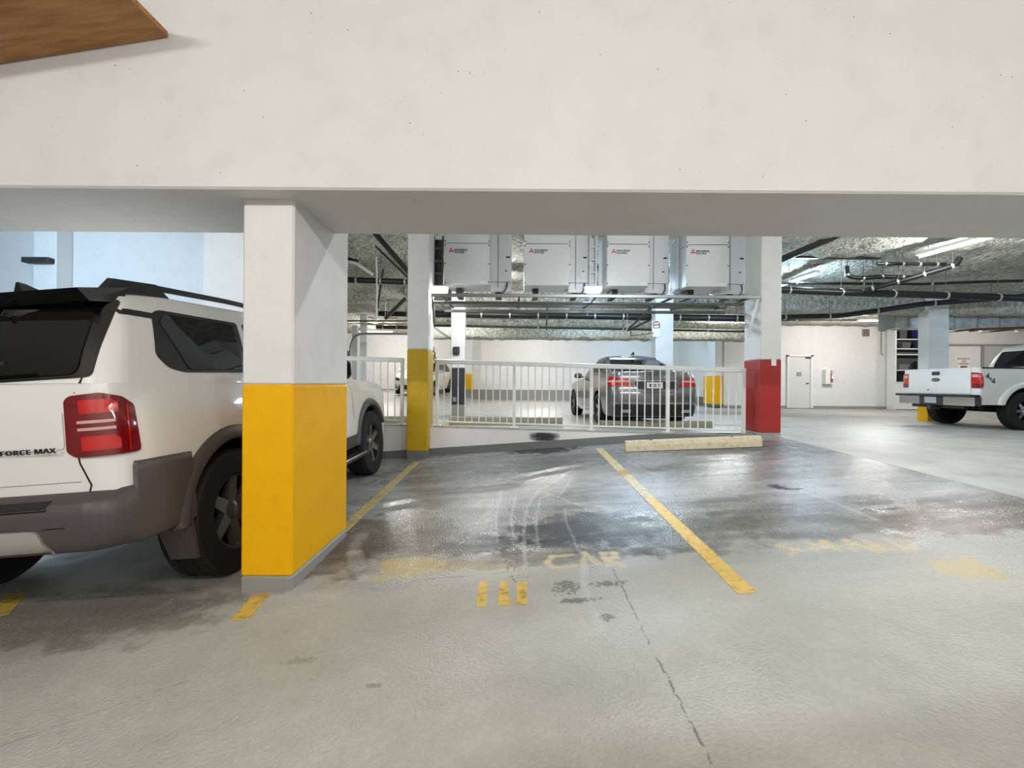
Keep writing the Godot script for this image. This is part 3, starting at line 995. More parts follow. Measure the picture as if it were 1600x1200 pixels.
func wheel_stop(label: String, a: Vector3, b: Vector3, h: float, w: float, m: Material):
	var A := G(a.x, a.z)
	var B := G(b.x, b.z)
	var t := thing("wheel_stop", label, "wheel stop", (A + B) / 2)
	var o := -t.position
	var f := (B - A).normalized()
	var s := f.cross(Vector3.UP).normalized() * w / 2
	if s.z > 0:
		s = -s   # s points away from the camera
	var up := Vector3.UP * h
	var st := S()
	var prof := [-s * 1.0, -s * 0.96 + up * 0.55, -s * 0.75 + up * 0.93, -s * 0.62 + up, s * 0.62 + up, s * 0.75 + up * 0.93, s * 0.96 + up * 0.55, s * 1.0]
	var e := f * 0.02
	var mid := (A + B) / 2 + up * 0.5
	for i in prof.size() - 1:
		q_out(st, A + prof[i] + o, B + prof[i] + o, B + prof[i + 1] + o, A + prof[i + 1] + o, mid + o)
	for end in [A, B]:
		for i in range(1, prof.size() - 1):
			t_out(st, end + prof[0] + o, end + prof[i] + o, end + prof[i + 1] + o, mid + o)
	var body := obj("block", st, m, t)
	for k in [0.2, 0.8]:
		st = S()
		lathe(st, [Vector2(0.0, 0.012), Vector2(0.014, 0.010), Vector2(0.016, 0.0)], 10, Transform3D(Basis(), A.lerp(B, k) + up + o))
		obj("anchor_pin", st, M.dark_steel, body)

# ------------------------------------------------------------------ cars
# In a car's own frame x is right, y up and "zd" the distance forward from its tail.
func L(x: float, y: float, zd: float) -> Vector3:
	return Vector3(x, y, -zd)

func table(t: Array, v: float) -> float:
	if v <= t[0][0]:
		return t[0][1]
	for i in t.size() - 1:
		if v <= t[i + 1][0]:
			return lerpf(t[i][1], t[i + 1][1], (v - t[i][0]) / (t[i + 1][0] - t[i][0]))
	return t[-1][1]

func outline(z0: float, z1: float, W: float, rb: float, rc: float, fb: float, fc: float, n: int, taper := 0.0) -> Array:
	var p := []
	for i in 8:
		var x := (W - rc) * i / 8.0
		p.append(Vector2(x, z0 + rb * pow(x / (W - rc), 2.0)))
	for i in 9:
		var a := PI / 2 * i / 8.0
		p.append(Vector2(W - rc + rc * sin(a), z0 + rb + rc - rc * cos(a)))
	var s0 := z0 + rb + rc
	var s1 := z1 - fb - fc
	for i in range(1, n):
		p.append(Vector2(W, lerpf(s0, s1, float(i) / n)))
	for i in 9:
		var a := PI / 2 * i / 8.0
		p.append(Vector2(W - fc + fc * cos(a), s1 + fc * sin(a)))
	for i in range(1, 9):
		var x := (W - fc) * (1.0 - i / 8.0)
		p.append(Vector2(x, z1 - fb * pow(x / (W - fc), 2.0)))
	var o := []
	for i in p.size():
		var t: Vector2 = (p[mini(i + 1, p.size() - 1)] - p[maxi(i - 1, 0)]).normalized()
		if i == 0 or i == p.size() - 1:
			t = Vector2(1, 0) if i == 0 else Vector2(-1, 0)
		var q: Vector2 = p[i]
		q.x *= 1.0 - taper * smoothstep(z0 + (z1 - z0) * 0.55, z1, q.y)
		o.append([q.x, q.y, t.y, -t.x])
	return o

func both(st: SurfaceTool, a: Vector3, b: Vector3, c: Vector3, d: Vector3):   # a quad and its mirror image
	q4(st, a, b, c, d)
	var m := Vector3(-1, 1, 1)
	q4(st, d * m, c * m, b * m, a * m)

func shell(p: Dictionary) -> SurfaceTool:
	var st := S(true)
	st.set_smooth_group(1)
	var ol := outline(p.z0, p.L, p.W, p.rb, p.rc, p.fb, p.fc, p.get("n", 72), p.get("taper", 0.0))
	var rows: int = p.get("rows", 12)
	var grid := []
	for q in ol:
		var zd: float = q[1]
		var low: float = maxf(p.sill, p.get("tail_low", 0.0) if zd < 0.6 else 0.0)
		for a in p.arches:
			var dz: float = absf(zd - a[0])
			if dz < a[1] and absf(q[2]) > 0.8:
				low = maxf(low, a[2] + sqrt(a[1] * a[1] - dz * dz))
		var top := table(p.deck, zd)
		var col := []
		for j in rows + 1:
			var y := lerpf(low, top, float(j) / rows)
			var si := table(p.side_in, y)
			var ei := table(p.rear_in if q[3] < 0 else p.front_in, y)
			var w: float = q[2] * q[2]
			col.append(L(q[0] - q[2] * lerpf(ei, si, w), y, zd - q[3] * lerpf(ei, si, w)))
		grid.append(col)
	for i in ol.size() - 1:
		for j in rows:
			both(st, grid[i][j], grid[i + 1][j], grid[i + 1][j + 1], grid[i][j + 1])
	st.set_smooth_group(2)
	lid(st, grid.map(func(c): return c[rows]), p.get("crown", 0.03))
	if p.has("green"):
		var g: Dictionary = p.green
		var n := 40
		var base := outline(g.zr, g.zf, g.W, g.rb, g.rc, g.fb, g.fc, n)
		var top := outline(g.zr2, g.zf2, g.W2, g.rb2, g.rc2, g.fb2, g.fc2, n)
		var gr := []
		st.set_smooth_group(3)
		for i in base.size():
			var b := L(base[i][0], table(p.deck, base[i][1]) - 0.04, base[i][1])
			var t := L(top[i][0], table(g.roof, top[i][1]) - g.edge, top[i][1])
			var nrm := Vector3(top[i][2], 0, -top[i][3])
			var col := []
			for j in 9:
				var f := j / 8.0
				col.append(b.lerp(t, f) + nrm * g.bulge * sin(PI * f))
			for k in [[0.3, 0.55], [0.7, 0.85], [1.2, 1.0]]:
				col.append(t - nrm * g.edge * k[0] + Vector3.UP * g.edge * k[1])
			gr.append(col)
		for i in base.size() - 1:
			for j in gr[0].size() - 1:
				both(st, gr[i][j], gr[i + 1][j], gr[i + 1][j + 1], gr[i][j + 1])
		lid(st, gr.map(func(c): return c[-1]), g.crown)
	return st

func lid(st: SurfaceTool, edge: Array, crown: float):
	var m := 6
	for i in edge.size() - 1:
		var a: Vector3 = edge[i]
		var b: Vector3 = edge[i + 1]
		for k in m:
			var s0 := 1.0 - float(k) / m
			var s1 := 1.0 - float(k + 1) / m
			var f := func(e: Vector3, s: float) -> Vector3:
				return Vector3(e.x * s, e.y + crown * (1.0 - s * s) * smoothstep(0.0, 0.3, absf(e.x)), e.z)
			both(st, f.call(a, s0), f.call(b, s0), f.call(b, s1), f.call(a, s1))

func body_mesh(st: SurfaceTool) -> Array:   # [mesh, something to drape details over]
	st.generate_normals()
	var m := st.commit()
	var tm := TriangleMesh.new()
	tm.create_from_faces(m.get_faces())
	return [m, tm]

func drape(tm: TriangleMesh, poly: PackedVector2Array, start: Callable, dir: Vector3, off := 0.005, thick := 0.012, step := 0.06, st: SurfaceTool = null) -> SurfaceTool:
	# lays a thin panel with the given outline over a body
	if st == null:
		st = S(true)
	var pts := PackedVector2Array()
	for i in poly.size():
		var a := poly[i]
		var b := poly[(i + 1) % poly.size()]
		var n: int = maxi(1, int(ceil(a.distance_to(b) / step)))
		for k in n:
			pts.append(a.lerp(b, float(k) / n))
	var rim := pts.size()
	var lo := poly[0]
	var hi := poly[0]
	for q in poly:
		lo = lo.min(q)
		hi = hi.max(q)
	var y := lo.y + step / 2
	while y < hi.y:
		var x := lo.x + step / 2
		while x < hi.x:
			var q := Vector2(x, y)
			if Geometry2D.is_point_in_polygon(q, poly):
				var ok := true
				for k in rim:
					if pts[k].distance_to(q) < step * 0.45:
						ok = false
						break
				if ok:
					pts.append(q)
			x += step
		y += step
	var pos := []
	for q in pts:
		var s: Vector3 = start.call(q)
		var hit := tm.intersect_ray(s, dir)
		pos.append(hit.position - dir * off if hit and hit.size() else null)
	for i in pos.size():
		if pos[i] == null:   # past the silhouette: take the nearest sample that landed
			var best := 1e9
			var got := Vector3.ZERO
			for k in pos.size():
				if pos[k] != null and pts[k].distance_to(pts[i]) < best:
					best = pts[k].distance_to(pts[i])
					got = start.call(pts[i]) + dir * (pos[k] - start.call(pts[k])).dot(dir)
			pos[i] = got
	var tri := Geometry2D.triangulate_delaunay(pts)
	st.set_smooth_group(5)
	for i in range(0, tri.size(), 3):
		var c := (pts[tri[i]] + pts[tri[i + 1]] + pts[tri[i + 2]]) / 3.0
		if not Geometry2D.is_point_in_polygon(c, poly):
			continue
		var a: Vector3 = pos[tri[i]]
		var b: Vector3 = pos[tri[i + 1]]
		var e: Vector3 = pos[tri[i + 2]]
		t_out(st, a, b, e, (a + b + e) / 3.0 + dir)
	st.set_smooth_group(FLAT)
	var mid := Vector3.ZERO
	for k in rim:
		mid += pos[k] / rim
	for k in rim:
		var a: Vector3 = pos[k]
		var b: Vector3 = pos[(k + 1) % rim]
		q_out(st, a, b, b + dir * thick, a + dir * thick, mid)
	return st

func on_side(s: float) -> Array:
	return [func(q: Vector2) -> Vector3: return L(s * 4.0, q.y, q.x), Vector3(-s, 0, 0)]

func on_tail() -> Array:
	return [func(q: Vector2) -> Vector3: return Vector3(q.x, q.y, 4.0), Vector3(0, 0, -1)]

func on_nose() -> Array:
	return [func(q: Vector2) -> Vector3: return Vector3(q.x, q.y, -12.0), Vector3(0, 0, 1)]

func on_corner(s: float, x: float, zd: float) -> Array:   # looks at the tail corner from 45 degrees; q.x runs from the tail round to the flank
	var u := Vector3(s * 0.7071, 0, -0.7071)
	var dir := Vector3(-s * 0.7071, 0, -0.7071)
	return [func(q: Vector2) -> Vector3: return L(s * x, q.y, zd) + u * q.x - dir * 3.0, dir]

func panel(called: String, b: Array, where: Array, poly: PackedVector2Array, m: Material, parent: Node, off := 0.005, thick := 0.012, step := 0.06) -> MeshInstance3D:
	return obj(called, drape(b[1], poly, where[0], where[1], off, thick, step), m, parent)

func seam(called: String, b: Array, where: Array, line: PackedVector2Array, width: float, m: Material, parent: Node, off := 0.0015):
	for poly in Geometry2D.offset_polyline(line, width / 2, Geometry2D.JOIN_MITER, Geometry2D.END_BUTT):
		return obj(called, drape(b[1], poly, where[0], where[1], off, 0.004, 0.08), m, parent)

func mirror_x(p: PackedVector2Array) -> PackedVector2Array:
	var o := PackedVector2Array()
	for v in p:
		o.append(Vector2(-v.x, v.y))
	return o

func wheel(parent: Node, c: Vector3, s: float, r: float, w: float, rim: float, spokes: int, rim_mat: Material):
	# axis along the car's x; s is +1 on the right, -1 on the left
	var xf := Transform3D(Basis(Vector3(0, 1, 0), Vector3(s, 0, 0), Vector3(0, 0, 1)) if s < 0 else Basis(Vector3(0, -1, 0), Vector3(1, 0, 0), Vector3(0, 0, 1)), c)
	var h := w / 2
	var st := S(true)
	lathe(st, [Vector2(rim * 0.96, -h * 0.9), Vector2(r * 0.84, -h), Vector2(r * 0.95, -h * 0.96), Vector2(r, -h * 0.78), Vector2(r, -h * 0.4), Vector2(r * 0.985, -h * 0.38), Vector2(r * 0.985, -h * 0.30), Vector2(r, -h * 0.28), Vector2(r, h * 0.28), Vector2(r * 0.985, h * 0.30), Vector2(r * 0.985, h * 0.38), Vector2(r, h * 0.4), Vector2(r, h * 0.78), Vector2(r * 0.95, h * 0.96), Vector2(r * 0.84, h), Vector2(rim * 1.04, h * 0.97), Vector2(rim, h * 0.88), Vector2(rim * 0.96, h * 0.6)], 48, xf)
	var t := obj("wheel", st, M.rubber, parent)
	st = S(true)
	lathe(st, [Vector2(rim * 1.0, h * 0.90), Vector2(rim * 0.95, h * 0.86), Vector2(rim * 0.90, h * 0.3), Vector2(rim * 0.86, -h * 0.2), Vector2(0.0, -h * 0.2)], 40, xf)
	obj("rim", st, M.dark_trim, t)
	st = S()
	for k in spokes:
		var a := TAU * k / spokes
		var u := Vector3(cos(a), 0, -sin(a))
		var v := Vector3(-sin(a), 0, -cos(a))
		var wi := 0.022 * (6.0 / spokes) + 0.018
		var p := []
		for e in [[0.045, wi * 1.15, h * 0.62, h * 0.2], [rim * 0.95, wi * 0.9, h * 0.82, h * 0.5]]:
			for q in [[-1, 1], [1, 1], [1, 0], [-1, 0]]:
				p.append(xf * (u * e[0] + v * q[0] * e[1] + Vector3.UP * (e[2] if q[1] else e[3])))
		hexa(st, p)
	lathe(st, [Vector2(0.0, h * 0.72), Vector2(0.05, h * 0.70), Vector2(0.065, h * 0.6), Vector2(0.065, h * 0.1)], 20, xf)
	obj("spokes", st, rim_mat, t)

func well(parent: Node, s: float, W: float, zd: float, yc: float, r: float):   # dark liner round a wheel
	var st := S(true)
	var n := 20
	for i in n:
		var a := PI * lerpf(0.05, 0.95, float(i) / n)
		var b := PI * lerpf(0.05, 0.95, float(i + 1) / n)
		var P := func(t: float, x: float) -> Vector3:
			return L(s * x, yc + r * sin(t), zd + r * cos(t))
		q_out(st, P.call(a, W - 0.03), P.call(b, W - 0.03), P.call(b, W - 0.42), P.call(a, W - 0.42), L(s * W * 0.7, yc + 2.0 * r, zd))
		t_out(st, L(s * (W - 0.42), yc, zd), P.call(a, W - 0.42), P.call(b, W - 0.42), L(0, yc, zd))
	obj("wheel_well", st, M.well, parent)

func flare(parent: Node, s: float, x: float, zd: float, yc: float, r0: float, r1: float, proud: float, m: Material, low0: float, low1: float):   # moulding round a wheel arch
	var st := S(true)
	var n := 36
	var ring := []
	for i in n + 1:
		var a := lerpf(-0.35, PI + 0.35, float(i) / n)
		var sec := []
		for e in [[r0, x - 0.05], [r0, x + proud * 0.9], [lerpf(r0, r1, 0.15), x + proud], [lerpf(r0, r1, 0.8), x + proud * 0.8], [r1, x + 0.004], [r1 + 0.004, x - 0.02]]:
			var y: float = yc + e[0] * sin(a)
			var z: float = zd + e[0] * cos(a)
			y = maxf(y, low0 if cos(a) < 0 else low1)
			sec.append(L(s * e[1], y, z))
		ring.append(sec)
	for i in n:
		for k in 5:
			if s > 0:
				q4(st, ring[i + 1][k], ring[i][k], ring[i][k + 1], ring[i + 1][k + 1])
			else:
				q4(st, ring[i][k], ring[i + 1][k], ring[i + 1][k + 1], ring[i][k + 1])
	obj("arch_moulding", st, m, parent)

func stand(t: Node3D, x: float, d: float, yaw: float):   # puts a car on the floor, tilted with it; yaw turns its nose to the right
	var e := 0.6
	var gx := (ground(x + e, d) - ground(x - e, d)) / (2 * e)
	var gd := (ground(x, d + e + 1.2) - ground(x, d - e + 1.2)) / (2 * e)
	var up := Vector3(-gx, 1, gd).normalized()
	var f := Vector3(sin(yaw), 0, -cos(yaw))
	f = (f - up * f.dot(up)).normalized()
	t.transform = Transform3D(Basis(f.cross(up), up, -f), V(x, ground(x, d), d))

func build_suv():
	var t := thing("off_road_car", "white off-road car with dark lower cladding, parked tail out beside the yellow column", "car")
	var b := body_mesh(shell({"z0": 0.09, "L": 4.86, "W": 0.95, "rb": 0.03, "rc": 0.15, "fb": 0.10, "fc": 0.26, "n": 84, "rows": 14, "taper": 0.05, "sill": 0.46, "tail_low": 0.60,
		"side_in": [[0.4, 0.05], [0.5, 0.02], [0.62, 0.0], [1.02, 0.0], [1.1, 0.006], [1.2, 0.03], [1.27, 0.05], [1.31, 0.056]],
		"rear_in": [[0.4, 0.05], [0.78, 0.0], [1.0, 0.0], [1.19, 0.004], [1.31, 0.02]], "front_in": [[0.4, 0.06], [0.7, 0.0], [0.95, 0.01], [1.08, 0.05], [1.2, 0.14]],
		"deck": [[0.0, 1.31], [3.2, 1.30], [3.45, 1.25], [4.3, 1.18], [4.65, 1.10], [4.9, 1.0]], "arches": [[1.0, 0.50, 0.42], [3.85, 0.50, 0.42]], "crown": 0.035,
		"green": {"zr": 0.115, "zf": 3.45, "W": 0.897, "rb": 0.03, "rc": 0.13, "fb": 0.18, "fc": 0.22, "zr2": 0.33, "zf2": 2.72, "W2": 0.765, "rb2": 0.03, "rc2": 0.12, "fb2": 0.12, "fc2": 0.16,
			"roof": [[0.2, 1.80], [0.8, 1.845], [1.8, 1.86], [2.9, 1.83]], "edge": 0.06, "bulge": 0.014, "crown": 0.03}}))
	var body := obj("body", b[0], M.white_paint, t)
	var dark: Material = M.dark_trim
	# glass
	panel("rear_surround", b, on_tail(), round_poly(P2([-0.80, 1.345, 0.80, 1.345, 0.78, 1.60, 0.755, 1.775, -0.755, 1.775, -0.78, 1.60]), 0.03), M.gloss_black, t, 0.006)
	var glass := panel("rear_window", b, on_tail(), round_poly(P2([-0.735, 1.365, 0.735, 1.365, 0.71, 1.71, -0.71, 1.71]), 0.05), M.tint, t, 0.012)
	var st := S(true)
	tube(st, [Vector3(0.05, 1.40, -0.09), Vector3(0.3, 1.43, -0.085), Vector3(0.47, 1.435, -0.09)], 0.009, 8)
	obj("wiper", st, M.dark_trim, glass)
	for s in [1.0, -1.0]:
		var side := on_side(s)
		panel("quarter_surround", b, side, round_poly(P2([0.515, 1.46, 0.585, 1.385, 0.70, 1.358, 1.33, 1.352, 1.40, 1.735, 0.66, 1.742, 0.60, 1.715]), 0.03), M.dark_trim, t, 0.004)
		panel("quarter_window", b, side, round_poly(P2([0.74, 1.375, 1.27, 1.375, 1.34, 1.715, 0.68, 1.72, 0.625, 1.66]), 0.03), M.side_glass, t, 0.008)
		panel("door_window", b, side, round_poly(P2([1.42, 1.37, 2.22, 1.37, 2.22, 1.735, 1.46, 1.735]), 0.03), M.side_glass, t, 0.006)
		panel("door_window", b, side, round_poly(P2([2.28, 1.37, 3.20, 1.365, 2.86, 1.66, 2.74, 1.72, 2.28, 1.735]), 0.03), M.side_glass, t, 0.006)
		panel("pillar_strip", b, side, P2([0.27, 1.725, 0.62, 1.715, 0.62, 1.68, 0.25, 1.69]), M.dark_trim, t, 0.004)
		# lamps round the tail corner
		var corner := on_corner(s, 0.95, 0.1)
		var lamp_part := panel("tail_lamp", b, corner, round_poly(P2([-0.165, 0.985, -0.16, 1.235, -0.14, 1.257, -0.03, 1.265, 0.055, 1.24, 0.10, 1.195, 0.112, 0.97, 0.105, 0.955, -0.135, 0.955]), 0.015), M.red_lens, t, 0.020, 0.03, 0.04)
		for yy in [[1.165, 1.232], [0.985, 1.055]]:
			panel("lens", b, corner, round_poly(P2([-0.11, yy[0], 0.035, yy[0], 0.035, yy[1] - 0.02, 0.012, yy[1], -0.11, yy[1]]), 0.008), M.bright_lens, lamp_part, 0.0235, 0.004, 0.04)
		for yy in [1.125, 1.09]:
			panel("reflector_strip", b, corner, P2([-0.12, yy - 0.007, 0.02, yy - 0.007, 0.02, yy + 0.007, -0.12, yy + 0.007]), M.clear_lens, lamp_part, 0.0225, 0.004, 0.04)
		panel("lamp_edge", b, corner, P2([0.066, 0.965, 0.072, 0.965, 0.072, 1.20, 0.066, 1.21]), M.bright_lens, lamp_part, 0.0225, 0.004, 0.04)
		# arches, wheels
		for z in [1.0, 3.85]:
			well(t, s, 0.95, z, 0.42, 0.5)
			flare(t, s, 0.945 if z < 2 else 0.925, z, 0.42, 0.485, 0.575, 0.035, M.cladding, 0.47, 0.46 if z < 2 else 0.62)
			wheel(t, L(s * 0.825, 0.414, z), s, 0.414, 0.262, 0.245, 6, M.alloy)
		panel("rocker_cladding", b, side, P2([1.50, 0.462, 3.34, 0.462, 3.34, 0.60, 1.50, 0.62]), M.cladding, t, 0.014, 0.03)
		st = S()
		bx(st, L(s * 0.985, 0.375, 2.42), Vector3(0.15, 0.05, 1.75), 0.02)
		var board := obj("running_board", st, dark, t)
		st = S()
		bx(st, L(s * 1.052, 0.395, 2.42), Vector3(0.02, 0.02, 1.7), 0.006)
		obj("edge_strip", st, M.chrome, board)
		# doors and handles
		seam("door_seam", b, side, P2([1.38, 0.63, 1.385, 1.0, 1.36, 1.33]), 0.006, M.black, t)
		seam("door_seam", b, side, P2([2.25, 0.61, 2.25, 1.34]), 0.006, M.black, t)
		seam("door_seam", b, side, P2([3.25, 0.8, 3.22, 1.30]), 0.006, M.black, t)
		for z in [1.55, 2.42]:
			st = S()
			bx(st, L(s * 0.955, 1.16, z), Vector3(0.035, 0.03, 0.2), 0.01)
			obj("door_handle", st, M.white_paint, t)
		# mirror
		st = S()
		bx(st, L(s * 1.04, 1.36, 2.78), Vector3(0.17, 0.2, 0.11), 0.04)
		bx(st, L(s * 0.93, 1.30, 2.80), Vector3(0.12, 0.05, 0.06), 0.01)
		obj("side_mirror", st, M.gloss_black, t)
		# roof rail
		st = S(true)
		var rail := [L(s * 0.655, 1.905, 0.78), L(s * 0.66, 1.925, 1.6), L(s * 0.645, 1.90, 2.6), L(s * 0.63, 1.84, 2.85)]
		tube(st, bend(rail, 0.2), 0.02, 8)
		hexa(st, [L(s * 0.625, 1.80, 0.40), L(s * 0.69, 1.79, 0.40), L(s * 0.69, 1.83, 0.90), L(s * 0.625, 1.835, 0.90), L(s * 0.635, 1.912, 0.50), L(s * 0.675, 1.905, 0.50), L(s * 0.672, 1.925, 0.80), L(s * 0.638, 1.928, 0.80)])
		obj("roof_rail", st, M.dark_trim, t)
		# headlamp
		panel("headlamp", b, on_nose(), P2([s * 0.55, 0.86, s * 0.84, 0.86, s * 0.84, 0.98, s * 0.55, 0.98]), M.clear_lens, t, 0.01)
		# fold line and mud flap
		st = S()
		hexa(st, [L(s * 0.79, 0.25, 0.60), L(s * 0.955, 0.25, 0.60), L(s * 0.955, 0.25, 0.58), L(s * 0.79, 0.25, 0.58), L(s * 0.74, 0.60, 0.53), L(s * 0.975, 0.60, 0.53), L(s * 0.975, 0.60, 0.49), L(s * 0.74, 0.60, 0.49)])
		obj("mud_flap", st, M.cladding, t)
	# tail bumper: a band that runs round to the wheel arches
	st = S(true)
	var coarse := outline(0.0, 4.0, 0.962, 0.04, 0.17, 0.1, 0.2, 84)
	var ol := []
	for i in coarse.size() - 1:
		for k in 6:
			var m4 := []
			for c in 4:
				m4.append(lerpf(coarse[i][c], coarse[i + 1][c], k / 6.0))
			ol.append(m4)
	var grid := []
	for q in ol:
		if q[1] > 0.585:
			break
		var top := lerpf(0.785, 0.905, smoothstep(0.205, 0.212, q[1])) - 0.05 * maxf(0.0, q[1] - 0.22)
		var low := 0.495
		var col := []
		for e in [[0.0, 0.10], [0.04, 0.03], [0.25, 0.0], [0.62, 0.0], [0.84, 0.006], [0.90, 0.03], [1.0, 0.045 + 0.035 * absf(q[3])]]:
			var fade := lerpf(1.0, 0.12, smoothstep(0.12, 0.22, q[1]))
			var ins: float = e[1] * fade - 0.012 * smoothstep(0.15, 0.4, q[1])
			col.append(L(q[0] - q[2] * ins, lerpf(low, top, e[0]), q[1] - q[3] * ins))
		grid.append(col)
	for i in grid.size() - 1:
		for j in grid[0].size() - 1:
			both(st, grid[i][j], grid[i + 1][j], grid[i + 1][j + 1], grid[i][j + 1])
		var last: int = grid[0].size() - 1
		both(st, grid[i][last], grid[i + 1][last], grid[i + 1][last] - Vector3(0.05 * ol[i + 1][2], -0.005, -0.06 * ol[i + 1][3]), grid[i][last] - Vector3(0.05 * ol[i][2], -0.005, -0.06 * ol[i][3]))
		both(st, grid[i][0] * Vector3(0.6, 1, 1) + Vector3(0, 0.02, -0.1), grid[i + 1][0] * Vector3(0.6, 1, 1) + Vector3(0, 0.02, -0.1), grid[i + 1][0], grid[i][0])
	var bb := body_mesh(st)
	var bumper := obj("rear_bumper", bb[0], M.cladding, t)
	panel("skid_plate", bb, on_tail(), round_poly(P2([-0.67, 0.50, 0.67, 0.50, 0.62, 0.63, 0.50, 0.635, -0.50, 0.635, -0.62, 0.63]), 0.03), M.skid, bumper, 0.012, 0.02)
	panel("step_pad", bb, on_tail(), P2([-0.66, 0.735, 0.66, 0.735, 0.66, 0.762, -0.66, 0.762]), M.dark_trim, bumper, 0.008)
	seam("bumper_groove", bb, on_tail(), P2([-0.66, 0.722, 0.66, 0.722]), 0.008, M.black, bumper)
	for s in [1.0, -1.0]:
		seam("bumper_groove", bb, on_tail(), P2([s * 0.64, 0.635, s * 0.74, 0.635]), 0.006, M.black, bumper)
		seam("gate_seam", b, on_tail(), P2([s * 0.757, 1.345, s * 0.752, 1.27]), 0.008, M.black, t)
		seam("gate_seam", b, on_tail(), P2([s * 0.757, 0.965, s * 0.762, 0.925, s * 0.806, 0.815, s * 0.795, 0.785]), 0.008, M.black, t)
	panel("gate_recess", b, on_tail(), round_poly(P2([-0.70, 1.0, 0.70, 1.0, 0.70, 1.185, -0.70, 1.185]), 0.02), M.white_paint, t, 0.006)
	seam("gate_crease", b, on_tail(), P2([-0.76, 0.835, 0.76, 0.835]), 0.004, M.grey_band, t)
	# spoiler and fin
	st = S(true)
	hexa(st, [L(-0.72, 1.745, 0.29), L(0.72, 1.745, 0.29), L(0.75, 1.76, 0.45), L(-0.75, 1.76, 0.45), L(-0.735, 1.80, 0.21), L(0.735, 1.80, 0.21), L(0.74, 1.852, 0.52), L(-0.74, 1.852, 0.52)])
	obj("spoiler", st, M.gloss_black, t)
	st = S()
	hexa(st, [L(-0.035, 1.86, 0.60), L(0.035, 1.86, 0.60), L(0.03, 1.87, 0.85), L(-0.03, 1.87, 0.85), L(-0.008, 1.95, 0.60), L(0.008, 1.95, 0.60), L(0.008, 1.945, 0.64), L(-0.008, 1.945, 0.64)])
	obj("antenna_fin", st, M.gloss_black, t)
	# lettering on the gate
	var tx := obj("badge", words("i-FORCE MAX", 0.023, 0.004, "Droid Sans", true), M.print_black, t)
	tx.scale = Vector3(1.55, 1, 1)
	tx.position = Vector3(0.686 - tx.mesh.get_aabb().size.x * 0.775, 1.0, -0.078)
	# windscreen, bonnet line, grille, underbody
	panel("windscreen", b, on_nose(), round_poly(P2([-0.80, 1.33, 0.80, 1.33, 0.66, 1.74, -0.66, 1.74]), 0.05), M.side_glass, t, 0.006)
	panel("grille", b, on_nose(), round_poly(P2([-0.5, 0.70, 0.5, 0.70, 0.5, 0.98, -0.5, 0.98]), 0.03), M.dark_trim, t, 0.008)
	panel("front_bumper", b, on_nose(), round_poly(P2([-0.82, 0.47, 0.82, 0.47, 0.82, 0.68, -0.82, 0.68]), 0.03), M.cladding, t, 0.02, 0.03)
	st = S()
	bx(st, L(0, 0.50, 2.85), Vector3(1.0, 0.12, 3.7), 0.05)
	bx(st, L(-0.55, 0.40, 0.45), Vector3(0.5, 0.14, 0.2), 0.05)
	obj("underbody", st, M.well, t)
	stand(t, -2.80, 2.15, deg_to_rad(1.3))

